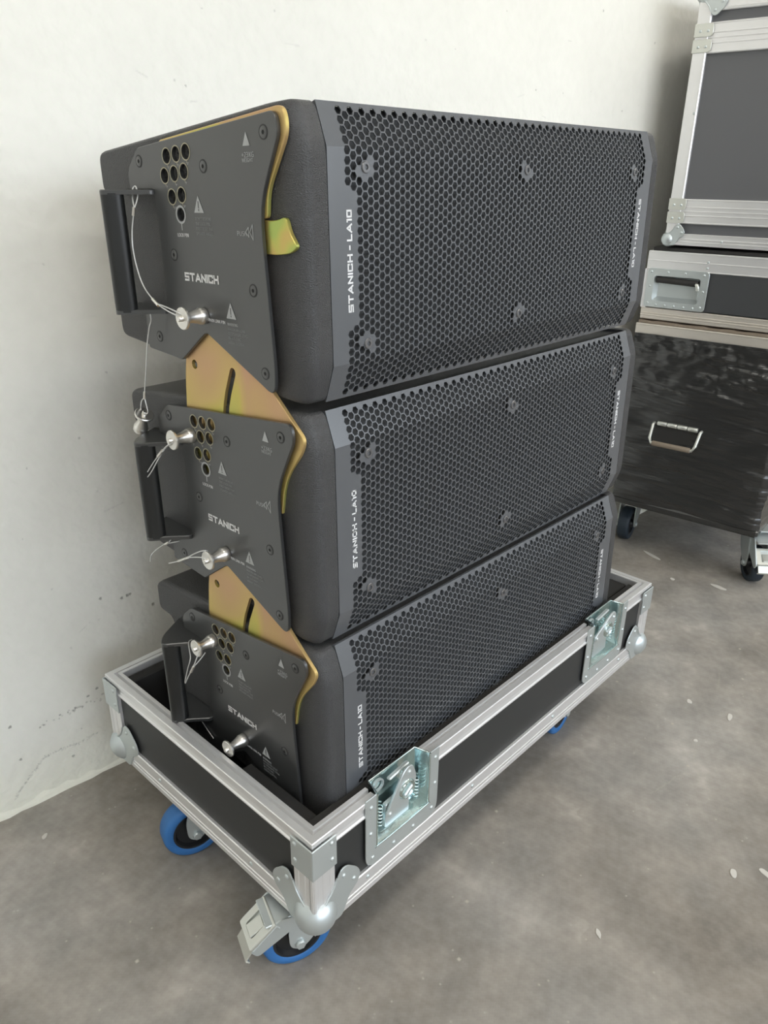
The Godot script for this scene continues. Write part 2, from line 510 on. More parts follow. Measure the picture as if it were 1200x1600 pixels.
func concrete() -> StandardMaterial3D:
	var k := 1536
	var n1 := FastNoiseLite.new(); n1.seed = 1; n1.frequency = 0.0042; n1.fractal_octaves = 5
	var n2 := FastNoiseLite.new(); n2.seed = 2; n2.frequency = 0.016; n2.fractal_octaves = 4
	var n3 := FastNoiseLite.new(); n3.seed = 3; n3.frequency = 0.11; n3.fractal_octaves = 3
	var a := n1.get_image(k, k).get_data()
	var b := n2.get_image(k, k).get_data()
	var c := n3.get_image(k, k).get_data()
	var out := PackedByteArray()
	out.resize(k * k * 3)
	for i in k * k:
		var t := (a[i] - 127) * 0.17 + (b[i] - 127) * 0.13 + (c[i] - 127) * 0.065 + float((i * 7919 + (i / k) * 104729) % 97) * 0.07 - 3.4
		var w := (b[i] - a[i]) * 0.012
		if c[i] > 226: t += (c[i] - 226) * 1.4
		if a[i] > 120 and b[i] > 186: t += (b[i] - 186) * 0.30
		out[i * 3] = clampi(int(153 + t + w), 40, 235)
		out[i * 3 + 1] = clampi(int(147 + t), 40, 233)
		out[i * 3 + 2] = clampi(int(139 + t - w), 36, 228)
	var im := Image.create_from_data(k, k, false, Image.FORMAT_RGB8, out)
	# pale scrapes, specks and dried splashes
	rng.seed = 77
	for i in 1800:
		var p := Vector2(rng.randf() * k, rng.randf() * k)
		var r := 1 if rng.randf() < 0.88 else 2
		im.fill_rect(Rect2i(int(p.x), int(p.y), r, r), Color(0.74, 0.71, 0.66))
	for i in 70:
		var p := Vector2(rng.randf() * k, rng.randf() * k)
		var d := Vector2.from_angle(rng.randf() * TAU)
		var l := rng.randi_range(8, 60)
		for s in l:
			d = d.rotated(rng.randf_range(-0.12, 0.12))
			p += d
			if p.x < 0 or p.y < 0 or p.x >= k or p.y >= k: break
			im.set_pixelv(Vector2i(p), im.get_pixelv(Vector2i(p)).lerp(Color(0.70, 0.68, 0.63), 0.35))
	for i in 80:
		var p := Vector2(rng.randf() * k, rng.randf() * k)
		var sz := rng.randf_range(4, 13)
		for s in int(sz * 14):
			var e := p + Vector2(rng.randfn() * sz, rng.randfn() * sz * 0.4)
			if e.x < 0 or e.y < 0 or e.x >= k or e.y >= k: continue
			im.set_pixelv(Vector2i(e), im.get_pixelv(Vector2i(e)).lerp(Color(0.70, 0.66, 0.60), 0.4))
	var m := mat(Color(1, 1, 1), 0.62, 0.0, 0.4)
	m.albedo_texture = ImageTexture.create_from_image(im)
	m.uv1_scale = Vector3(1.0 / 3.6, 1.0 / 3.6, 1); m.uv1_offset = Vector3(0.26, 0.1, 0)
	return bump(m, noise_tex(0.09, 51, 512, 4), 0.02)

# ---------------------------------------------------------------- the room
const ROOM_H := 3.3
const ROOM_L := -3.2
const ROOM_R := 5.4
const GATE_L := -2.2
const GATE_R := 4.9
const GATE_H := 2.95
const SILL_H := 1.1
func room(xf: Transform3D) -> void:
	var w := ROOM_R - ROOM_L
	var mx := (ROOM_R + ROOM_L) * 0.5
	var b := MB.new()
	b.box(at(mx, ROOM_H * 0.5, -0.1), Vector3(w, ROOM_H, 0.2))
	struct("wall_back", b.mesh(), M.wall, xf)
	# ragged lip of render along its foot
	rng.seed = 31
	b = MB.new()
	var n := 420
	var foot := []
	for i in n + 1:
		foot.append([ROOM_L + (w) * i / n, 0.0040 + rng.randf_range(-0.0020, 0.0020), 0.014 + rng.randf_range(-0.008, 0.008)])
	for i in n:
		var p: Array = foot[i]
		var e: Array = foot[i + 1]
		b.q(Vector3(p[0], 0, p[1]), Vector3(e[0], 0, e[1]), Vector3(e[0], e[2] * 0.5, e[1] * 0.8), Vector3(p[0], p[2] * 0.5, p[1] * 0.8), Vector3(0, 0.3, 0.95))
		b.q(Vector3(p[0], p[2] * 0.5, p[1] * 0.8), Vector3(e[0], e[2] * 0.5, e[1] * 0.8), Vector3(e[0], e[2], -0.001), Vector3(p[0], p[2], -0.001), Vector3(0, 0.5, 0.85))
	struct("trim_1", b.mesh(), M.wall, xf)
	b = MB.new()
	b.box(at(ROOM_L - 0.1, ROOM_H * 0.5, 2.6), Vector3(0.2, ROOM_H, 5.6))
	struct("wall_left", b.mesh(), M.room, xf)
	b = MB.new()
	b.box(at(ROOM_R + 0.1, ROOM_H * 0.5, 2.6), Vector3(0.2, ROOM_H, 5.6))
	struct("wall_right", b.mesh(), M.room, xf)
	b = MB.new()     # the wall with the long open window that the daylight comes through
	b.box(at((ROOM_L + GATE_L) * 0.5, ROOM_H * 0.5, 5.3), Vector3(GATE_L - ROOM_L, ROOM_H, 0.2))
	b.box(at((ROOM_R + GATE_R) * 0.5, ROOM_H * 0.5, 5.3), Vector3(ROOM_R - GATE_R, ROOM_H, 0.2))
	b.box(at((GATE_L + GATE_R) * 0.5, (ROOM_H + GATE_H) * 0.5, 5.3), Vector3(GATE_R - GATE_L, ROOM_H - GATE_H, 0.2))
	b.box(at((GATE_L + GATE_R) * 0.5, SILL_H * 0.5, 5.3), Vector3(GATE_R - GATE_L, SILL_H, 0.2))
	struct("wall_front", b.mesh(), M.room, xf)
	b = MB.new()
	b.box(at(mx, ROOM_H + 0.1, 2.6), Vector3(w + 0.4, 0.2, 5.6))
	struct("ceiling", b.mesh(), M.ceiling, xf)
	b = MB.new()
	b.box(at(mx, -0.1, 4.6), Vector3(w + 0.4, 0.2, 9.6))
	for i in b.v.size():
		b.u[i] = Vector2(b.v[i].x, b.v[i].z)
	struct("floor", b.mesh(), M.floor, xf)

func ceiling_lamp(xf: Transform3D, size: Vector2, energy: float, where: String) -> void:
	var t := thing("ceiling_lamp", "white rectangular ceiling lamp with frosted panel, %s" % where, "lamp", xf, "ceiling lamps")
	part("housing", boxm(Vector3(size.x + 0.06, 0.05, size.y + 0.06), 0.006), M.ceiling, t, at(0, -0.025, 0))
	var e := mat(Color(0.9, 0.9, 0.9), 0.6)
	e.emission_enabled = true; e.emission = Color(1.0, 0.985, 0.95); e.emission_energy_multiplier = 1.5
	part("lamp_diffuser", boxm(Vector3(size.x, 0.008, size.y)), e, t, at(0, -0.053, 0))
	var l := AreaLight3D.new()
	l.name = "lamp_light"; l.area_size = size; l.light_energy = energy; l.light_color = Color(1.0, 0.985, 0.95)
	l.shadow_enabled = true; l.area_range = 20.0
	l.transform = Transform3D(Basis(Vector3.RIGHT, -PI / 2), Vector3(0, -0.062, 0))
	t.add_child(l, true)

# ---------------------------------------------------------------- loudspeakers
const GW := 0.659        # grille width
const GH := 0.1015       # half height of its flat middle
const OUT := -0.038      # outer face of the side plate
var speaker_parts := {}

func fold(p: Vector2, lift := 0.0) -> Vector3:
	var t := absf(p.y) - GH
	if t <= 0.0:
		return Vector3(p.x, p.y, lift)
	return Vector3(p.x, signf(p.y) * (GH + t * 0.943 + lift * 0.333), -t * 0.333 + lift * 0.943)

func strip_normal(s: int) -> Vector3:
	return Vector3.BACK if s == 0 else Vector3(0, 0.333 * s, 0.943)

# a flat piece of the unfolded sheet, cut along the two folds
func sheet(b: MB, p: PackedVector2Array) -> void:
	for s: int in [-1, 0, 1]:
		var c: Array
		var lo := -1.0; var hi := 1.0
		if s == 0: lo = -GH; hi = GH
		elif s == 1: lo = GH; hi = 0.1425
		else: lo = -0.1425; hi = -GH
		var ymin := 9.0; var ymax := -9.0
		for e in p:
			ymin = minf(ymin, e.y); ymax = maxf(ymax, e.y)
		if ymax <= lo or ymin >= hi: continue
		if ymin >= lo and ymax <= hi: c = [p]
		else: c = Geometry2D.intersect_polygons(p, PackedVector2Array([Vector2(-1, lo), Vector2(2, lo), Vector2(2, hi), Vector2(-1, hi)]))
		var m := strip_normal(s)
		for q: PackedVector2Array in c:
			for i in range(1, q.size() - 1):
				b.t3(fold(q[0]), fold(q[i]), fold(q[i + 1]), m, m, m)

const SCREWS := [[0.0500, 0.0845], [0.3285, 0.0845], [0.6075, 0.0845], [0.0500, -0.0845], [0.3285, -0.0845], [0.6075, -0.0845]]

func make_grille() -> ArrayMesh:
	var b := MB.new()
	var px := 0.0077821
	var py := 0.009
	var rr := py / sqrt(3.0)
	var hexa: Array[Vector2] = []
	for k in 6: hexa.append(Vector2.from_angle(TAU * k / 6.0))
	var bounds := PackedVector2Array([Vector2(0, -0.1425), Vector2(GW, -0.1425), Vector2(GW, 0.1425), Vector2(0, 0.1425)])
	for i in range(-4, 85):
		var cx := 0.026 + i * px
		for j in range(-18, 19):
			var cy := j * py + (py * 0.5 if i & 1 else 0.0)
			var c := Vector2(cx, cy)
			var e := minf(cx, GW - cx)
			var open := absf(cy) < 0.1375 and e > (0.0250 if absf(cy) > 0.068 else 0.0330 if absf(cy) > 0.0645 else 0.0410)
			for s: Array in SCREWS:
				if c.distance_to(Vector2(s[0], s[1])) < 0.0098: open = false
			if not open:
				var p := PackedVector2Array()
				for k in 6: p.append(c + hexa[k] * rr)
				var inside := true
				for q in p:
					if q.x < 0 or q.x > GW or absf(q.y) > 0.1425: inside = false
				if inside:
					sheet(b, p)
				else:
					for q: PackedVector2Array in Geometry2D.intersect_polygons(p, bounds):
						sheet(b, q)
				continue
			var ri := rr * 0.835
			for k in 6:
				var h0 := hexa[k]
				var h1 := hexa[(k + 1) % 6]
				var p := PackedVector2Array([c + h0 * rr, c + h1 * rr, c + h1 * ri, c + h0 * ri])
				sheet(b, p)
				var s := 0
				if absf(cy) > GH: s = 1 if cy > 0 else -1
				var m := (h0 + h1).normalized()
				var m3 := Vector3(-m.x, -m.y, 0)
				b.q(fold(p[3]), fold(p[2]), fold(p[2], -0.0013), fold(p[3], -0.0013), m3)
	# turned edges of the sheet
	for x: float in [0.0, GW]:
		var m := Vector3(-1 if x == 0.0 else 1, 0, 0)
		for y: Vector2 in [Vector2(-0.1425, -GH), Vector2(-GH, GH), Vector2(GH, 0.1425)]:
			b.q(fold(Vector2(x, y.x)), fold(Vector2(x, y.y)), fold(Vector2(x, y.y), -0.006), fold(Vector2(x, y.x), -0.006), m)
	for y: float in [-0.1425, 0.1425]:
		b.q(fold(Vector2(0, y)), fold(Vector2(GW, y)), fold(Vector2(GW, y), -0.006), fold(Vector2(0, y), -0.006), Vector3(0, signf(y), 0))
	return b.mesh()

# the cabinet's side profile (z, y); cut = hand recess at the rear, back = set-back of the front
func profile(recess: bool, back: float) -> PackedVector2Array:
	var p := PackedVector2Array()
	var r := []
	var add := func(z: float, y: float, rad: float) -> void:
		p.append(Vector2(z, y)); r.append(rad)
	add.call(-back, -GH, 0.010 if back == 0.0 else 0.0)
	add.call(-back, GH, 0.010 if back == 0.0 else 0.0)
	add.call(-0.0138 - back, 0.1405 - back * 0.4, 0.010)
	add.call(-0.050, 0.1392 - back * 0.4, 0.010)
	add.call(-0.372, 0.1085, 0.013)
	if recess:
		add.call(-0.372, 0.0610, 0.012)
		add.call(-0.335, 0.0580, 0.010)
		add.call(-0.335, -0.0640, 0.010)
		add.call(-0.372, -0.0680, 0.012)
	add.call(-0.372, -0.1085, 0.013)
	add.call(-0.050, -0.1392 + back * 0.4, 0.010)
	add.call(-0.0138 - back, -0.1405 + back * 0.4, 0.010)
	return rounded(p, r, 4)

func make_cabinet() -> ArrayMesh:
	var b := MB.new()
	var full := profile(true, 0.0)
	var notch := profile(true, 0.009)
	var plain := profile(false, 0.009)
	var into := func(x: float) -> Transform3D: return axes(Vector3.BACK, Vector3.UP, Vector3(x, 0, 0))
	b.prism(plain, GW - 0.18, into.call(GW - 0.09))
	b.prism(notch, 0.0905, into.call(0.09))
	b.prism(notch, 0.0905, into.call(GW + 0.0005))
	if Geometry2D.is_polygon_clockwise(full): full.reverse()
	var k := full.size()
	for side: float in [-1.0, 1.0]:
		var x0 := -0.001 if side < 0 else GW + 0.001
		var rings: Array[PackedVector3Array] = []
		var norm: Array[PackedVector3Array] = []
		var steps := 8
		for s in range(-1, steps + 1):
			var th := 0.0 if s < 0 else PI * 0.5 * s / steps
			var r := 0.0105
			var d := r * (1.0 - cos(th)) * 0.5
			var x := x0 if s < 0 else x0 + side * (0.0165 + r * sin(th))
			var p := MB.inset(full, d)
			var ring := PackedVector3Array()
			var nr := PackedVector3Array()
			for i in k:
				var w := clampf((p[i].x + 0.06) / 0.045, 0.0, 1.0)
				ring.append(Vector3(x, p[i].y, p[i].x - w * w * d * 6.0))
				var e0 := (full[i] - full[(i + k - 1) % k]).normalized()
				var e1 := (full[(i + 1) % k] - full[i]).normalized()
				var m := (Vector2(e0.y, -e0.x) + Vector2(e1.y, -e1.x)).normalized()
				nr.append((Vector3(0, m.y, m.x) * cos(th) + Vector3(side, 0, 0) * sin(th)).normalized())
			rings.append(ring); norm.append(nr)
		for s in rings.size() - 1:
			for i in k:
				var j := (i + 1) % k
				if s == 0:
					var e := full[j] - full[i]
					var f := Vector3(0, -e.x, e.y).normalized()
					b.q(rings[0][i], rings[0][j], rings[1][j], rings[1][i], f)
				else:
					b.q4(rings[s][i], rings[s][j], rings[s + 1][j], rings[s + 1][i], norm[s][i], norm[s][j], norm[s + 1][j], norm[s + 1][i])
		for e: int in [0, rings.size() - 1]:
			var c := PackedVector2Array()
			for q in rings[e]: c.append(Vector2(q.z, q.y))
			var ti := Geometry2D.triangulate_polygon(c)
			var m := Vector3(side if e else -side, 0, 0)
			for i in range(0, ti.size(), 3):
				b.t3(rings[e][ti[i]], rings[e][ti[i + 1]], rings[e][ti[i + 2]], m, m, m)
	return b.mesh()

const PLATE_HOLES := [[-0.2066, 0.0985], [-0.1885, 0.1000], [-0.1704, 0.1015], [-0.2138, 0.0797], [-0.1952, 0.0814], [-0.1769, 0.0832], [-0.2036, 0.0588], [-0.1853, 0.0606], [-0.1903, 0.0413]]
const PLATE_SCREWS := [[-0.2625, 0.0950], [-0.1418, 0.0873], [-0.0428, 0.1135], [-0.2118, -0.0005], [-0.0740, -0.0285], [-0.0634, -0.1112], [-0.2620, -0.0955]]

func plate_outline() -> PackedVector2Array:
	return rounded(poly([-0.264, 0.1085, -0.289, 0.087, -0.289, 0.0665, -0.238, 0.0665, -0.238, -0.0655, -0.289, -0.0665, -0.289, -0.1120, -0.2186, -0.1174, -0.1650, -0.0800, -0.0500, -0.1345, -0.0475, -0.1060, -0.0534, -0.0022, -0.0556, 0.0500, -0.0220, 0.1130, -0.0260, 0.1310]),
		[0.006, 0.008, 0.002, 0.003, 0.003, 0.002, 0.004, 0.0015, 0.006, 0.014, 0.02, 0.0, 0.03, 0.012, 0.018], 6)

func side_print(t: Node3D) -> void:
	# everything printed on the side plate: x runs along +z of the speaker, y up
	var put := func(m: Mesh, called: String, mt: Material, z: float, y: float, lift := 0.0004) -> void:
		part(called, m, mt, t, axes(Vector3.BACK, Vector3.UP, Vector3(OUT - lift, y, z)))
	put.call(words("STANICH", 0.0090, 0.0640), "lettering", M.print, -0.1945, -0.0267)
	var b := MB.new()
	var ring := func(c: Vector2, r0: float, r1: float, b2: MB) -> void:
		for k in 28:
			var d0 := Vector2.from_angle(TAU * k / 28.0)
			var d1 := Vector2.from_angle(TAU * (k + 1) / 28.0)
			var p := [c + d0 * r0, c + d1 * r0, c + d1 * r1, c + d0 * r1]
			b2.q(Vector3(p[0].x, p[0].y, 0), Vector3(p[1].x, p[1].y, 0), Vector3(p[2].x, p[2].y, 0), Vector3(p[3].x, p[3].y, 0), Vector3.BACK)
	for i in 8:
		var c := Vector2(PLATE_HOLES[i][0], PLATE_HOLES[i][1])
		ring.call(c, 0.0073, 0.0084, b)
		strokes(b, [c.x + 0.001, c.y - 0.0084, c.x + 0.001, c.y - 0.0104], 0.0007, 0.0)
	put.call(b.mesh(), "hole_ring", M.print_gold, 0, 0)
	b = MB.new()
	var lc := Vector2(PLATE_HOLES[8][0], PLATE_HOLES[8][1])
	ring.call(lc, 0.0073, 0.0094, b)
	strokes(b, [lc.x, lc.y - 0.0094, lc.x, lc.y - 0.0150], 0.0016, 0.0)
	put.call(b.mesh(), "hole_ring", M.print_grey, 0, 0)
	for i in 8:
		put.call(text(["0°", "1°", "2°", "3°", "4°", "5°", "7.5°", "10°"][i], 0.0022), "lettering", M.print_grey, PLATE_HOLES[i][0] + 0.0015, PLATE_HOLES[i][1] - 0.0092)
	put.call(text("LOCK PIN", 0.0036), "lettering", M.print, -0.2005, 0.0238)
	put.call(text("MAIN LINK PIN", 0.0033), "lettering", M.print, -0.1580, -0.0627)
	put.call(text("PUSH", 0.0046), "lettering", M.print_grey, -0.0935, 0.0292)
	put.call(text("+23KG", 0.0046), "lettering", M.print_grey, -0.0770, 0.0995)
	put.call(text("WEIGHT", 0.0033), "lettering", M.print_grey, -0.0772, 0.0937)
	b = MB.new()
	b.t3(Vector3(-0.0745, 0.1032, 0), Vector3(-0.0635, 0.1032, 0), Vector3(-0.0690, 0.1150, 0), Vector3.BACK, Vector3.BACK, Vector3.BACK)
	put.call(b.mesh(), "weight_arrow", M.print_grey, 0, 0)
	b = MB.new()
	for k in 2:
		var x := -0.0795 + k * 0.0066
		var h := 0.0045 + k * 0.0026
		strokes(b, [x, 0.0268, x + 0.0050, 0.0268 + h, x + 0.0050, 0.0268 - h, x, 0.0268], 0.0009, 0.0)
	put.call(b.mesh(), "push_arrows", M.print_grey, 0, 0)
	for w: Array in [[-0.1560, 0.0435, ["DON'T REMOVE", "THE LOCK PIN,", "FIRST RESET THE", "SPEAKER ANGLE."]], [-0.1148, -0.0605, ["WARNING", "MAXIMUM LOAD", "12 SPEAKERS 23KG", "IN A FLYING", "ARRAY SYSTEM."]]]:
		var z: float = w[0]
		var y: float = w[1]
		b = MB.new()
		b.t3(Vector3(z - 0.0085, y, 0), Vector3(z + 0.0085, y, 0), Vector3(z, y + 0.0165, 0), Vector3.BACK, Vector3.BACK, Vector3.BACK)
		put.call(b.mesh(), "warning_sign", M.print_grey, 0, 0)
		b = MB.new()
		strokes(b, [z, y + 0.0105, z, y + 0.0052], 0.0016, 0.0)
		strokes(b, [z, y + 0.0029, z, y + 0.0025], 0.0016, 0.0)
		put.call(b.mesh(), "exclamation_mark", M.plate, 0, 0, 0.0006)
		for i in w[2].size():
			put.call(text(w[2][i], 0.0029), "lettering", M.print_faint if i or w[2].size() == 4 else M.print_grey, z - 0.0080, y - 0.0035 - i * 0.0048)

func make_speaker_parts() -> void:
	var sp := speaker_parts
	sp.cabinet = make_cabinet()
	sp.grille = make_grille()
	var b := MB.new()
	for s: Array in [[-0.141, -GH, -1], [-GH, GH, 0], [GH, 0.141, 1]]:
		var m := strip_normal(s[2])
		b.q(fold(Vector2(0.001, s[0]), -0.0062), fold(Vector2(GW - 0.001, s[0]), -0.0062), fold(Vector2(GW - 0.001, s[1]), -0.0062), fold(Vector2(0.001, s[1]), -0.0062), m)
	sp.backing = b.mesh()
	sp.screw = lathem([0, -0.001, 0.0052, -0.001, 0.0056, 0.0004, 0.0050, 0.0012, 0.0026, 0.0012, 0.0022, -0.0006, 0, -0.0006], 20)
	sp.socket = lathem([0, -0.0005, 0.0022, -0.0005, 0.0, -0.0004], 6)
	sp.plate_screw = lathem([0.0052, 0.0, 0.0052, 0.0004, 0.0048, 0.0006, 0, 0.0006], 20)
	sp.plate_socket = lathem([0.0021, 0.0006, 0.0020, 0.0007, 0.0, 0.0007], 6)
	sp.washer = lathem([0.0066, 0.0, 0.0066, 0.0002, 0.0052, 0.0002], 24)
	var holes := []
	for i in 9:
		holes.append(circle(Vector2(PLATE_HOLES[i][0], PLATE_HOLES[i][1]), 0.0073 if i < 8 else 0.0064, 28))
	sp.plate = pierced(plate_outline(), holes, 0.004, 0.0006)
	# folded-away link plate (only its edge shows) and the risen one
	sp.link_in = prismm(rounded(poly([-0.226, 0.108, -0.226, 0.1145, -0.0190, 0.1355, -0.0150, 0.1130, -0.0470, 0.0640, -0.0500, 0.0400, -0.0700, 0.0380, -0.0700, -0.06, -0.13, -0.06, -0.13, 0.110]), [0.0, 0.004, 0.018, 0.012, 0.02, 0.004, 0.0, 0.0, 0.0, 0.0], 6), 0.0042, 0.0008)
	sp.lever = prismm(rounded(poly([-0.075, 0.0390, -0.040, 0.0375, -0.0240, 0.0420, -0.0200, 0.0280, -0.0095, 0.0150, -0.0200, 0.0090, -0.040, 0.0065, -0.075, 0.0075]), [0.0, 0.01, 0.006, 0.006, 0.005, 0.008, 0.01, 0.0], 5), 0.0042, 0.0006)
	var lk := rounded(poly([-0.236, 0.02, -0.231, 0.10, -0.2225, 0.171, -0.196, 0.236, -0.135, 0.236, -0.0600, 0.1575, -0.0300, 0.1310, -0.0120, 0.1150, -0.0175, 0.1000, -0.0470, 0.0620, -0.0560, 0.02]), [0, 0.05, 0.05, 0.02, 0.02, 0.05, 0.02, 0.012, 0.02, 0.02, 0], 6)
	var cl: Array[Vector2] = [Vector2(-0.1290, 0.1680), Vector2(-0.1350, 0.1550), Vector2(-0.1410, 0.1420), Vector2(-0.1455, 0.1290), Vector2(-0.1490, 0.1130), Vector2(-0.1505, 0.0950)]
	var left := PackedVector2Array()
	var right := PackedVector2Array()
	for i in cl.size():
		var d := (cl[mini(i + 1, cl.size() - 1)] - cl[maxi(i - 1, 0)]).normalized()
		left.append(cl[i] + Vector2(-d.y, d.x) * 0.0054)
		right.append(cl[i] - Vector2(-d.y, d.x) * 0.0054)
	right.reverse()
	var top := PackedVector2Array()
	var td := (cl[0] - cl[1]).normalized()
	for i in range(1, 6):
		top.append(cl[0] + Vector2(-td.y, td.x).rotated(-PI * i / 6.0) * 0.0054)
	var ends := left
	ends.append_array(right)
	ends.append_array(top)
	sp.link_out = pierced(lk, [ends, circle(Vector2(-0.2030, 0.1665), 0.0055, 18)], 0.0042, 0.0006)
	# handle: a bar held off the side by two arms; polygons in (x, -z)
	var hx := axes(Vector3.RIGHT, Vector3.FORWARD, Vector3(0, -0.0645, 0))
	sp.handle_bar = prismm(rounded(poly([-0.0850, 0.2740, -0.0705, 0.2930, -0.0540, 0.2760, -0.0640, 0.2580]), 0.010, 6), 0.129, 0.0016, hx)
	var arm := rounded(poly([-0.0850, 0.2740, -0.0705, 0.2930, -0.0280, 0.318, -0.0280, 0.2385, -0.0420, 0.2385, -0.0610, 0.2560]), [0.009, 0.012, 0.0, 0.0, 0.003, 0.008], 6)
	sp.arm = prismm(arm, 0.0050, 0.001, axes(Vector3.RIGHT, Vector3.FORWARD, Vector3.ZERO))
	sp.side_text = words("STANICH - LA10", 0.0073, 0.0980)

func speaker(i: int, label: String, xf: Transform3D) -> Node3D:
	var sp := speaker_parts
	var t := thing("loudspeaker", label, "loudspeaker", xf, "stacked line array speakers")
	part("cabinet", sp.cabinet, M.plastic, t)
	part("grille", sp.grille, M.grille, t)
	part("grille_foam", sp.backing, M.hole, t)
	for s: Array in SCREWS:
		var w := part("screw", sp.screw, M.screw, t, axes(Vector3.RIGHT, Vector3.BACK, Vector3(s[0], s[1], 0.0004)))
		part("socket", sp.socket, M.socket, w)
	part("lettering", sp.side_text, M.print, t, axes(Vector3.UP, Vector3.LEFT, Vector3(0.0300, -0.0500, 0.0003)))
	part("lettering", sp.side_text, M.print, t, axes(Vector3.DOWN, Vector3.RIGHT, Vector3(0.6290, 0.0480, 0.0003)))
	var plate := part("side_plate", sp.plate, M.plate, t, axes(Vector3.BACK, Vector3.UP, Vector3(-0.034, 0, 0)))
	for s: Array in PLATE_SCREWS:
		var w := part("screw", sp.plate_screw, M.plate, plate, axes(Vector3.RIGHT, Vector3.BACK, Vector3(s[0], s[1], 0.0040)) * at(0, 0, 0))
		part("screw_recess", sp.washer, M.recess, plate, w.transform)
		part("screw_socket", sp.plate_socket, M.socket, plate, w.transform)
	var rp := MB.new()
	var mo := PackedVector2Array()
	for p in plate_outline(): mo.append(Vector2(-p.x, p.y))
	rp.prism(mo, 0.004, axes(Vector3.FORWARD, Vector3.UP, Vector3(GW + 0.0305, 0, 0)), 0.0006)
	part("side_plate", rp.mesh(), M.plate, t)
	side_print(t)
	var lx := axes(Vector3.BACK, Vector3.UP, Vector3(-0.0294 if i == 0 else -0.0272, 0, 0))
	if i == 0:
		part("link_plate", sp.link_in, M.gold, t, lx, "yellow zinc link plate folded away behind the side plate")
		part("release_lever", sp.lever, M.gold_tab, t, axes(Vector3.BACK, Vector3.UP, Vector3(-0.0284, 0, 0)), "yellow green release lever")
	else:
		part("link_plate", sp.link_out, M.gold, t, lx, "yellow zinc link plate raised to the speaker above")
	var h := part("handle", sp.handle_bar, M.handle, t)
	part("handle_arm", sp.arm, M.plate, h, at(0, 0.0615, 0))
	part("handle_arm", sp.arm, M.plate, h, at(0, -0.0665, 0))
	return t

# ---------------------------------------------------------------- pins and wires (given in a speaker's own axes)
func pin(label: String, sx: Transform3D, base: Vector3, along: Vector3) -> Node3D:
	var t := thing("quick_release_pin", label, "pin", sx * aim(along, base), "rigging pins of the speaker stack")
	part("pin_grip", lathem([0, 0.0003, 0.0088, 0.0003, 0.0092, 0.001, 0.0092, 0.0072, 0.0086, 0.0080, 0.0082, 0.0092, 0.0066, 0.0150, 0.0058, 0.0195, 0.0060, 0.0240, 0.0066, 0.0266, 0, 0.0266], 28), M.steel, t)
	part("end_disc", lathem([0.0060, 0.0262, 0.0114, 0.0264, 0.0120, 0.0270, 0.0120, 0.0288, 0.0112, 0.0296, 0.0034, 0.0292, 0.0030, 0.0330, 0.0022, 0.0338, 0, 0.0338], 28), M.steel, t)
	return t

func cable(t: Node3D, sx: Transform3D, pts: Array, smooth := true) -> void:
	var inv := t.transform.affine_inverse() * sx
	var p := []
	for q: Vector3 in (spline(pts) if smooth else pts): p.append(inv * q)
	var b := MB.new(); b.tube(p, 0.0008, 7)
	part("lanyard", b.mesh(), M.wire, t)

func ferrule(t: Node3D, sx: Transform3D, a: Vector3, e: Vector3) -> void:
	var inv := t.transform.affine_inverse() * sx
	var b := MB.new()
	var d := e - a
	b.tube([inv * a, inv * (a + d * 0.08), inv * (a + d * 0.92), inv * e], 0.0019, 10)
	part("ferrule", b.mesh(), M.steel, t)

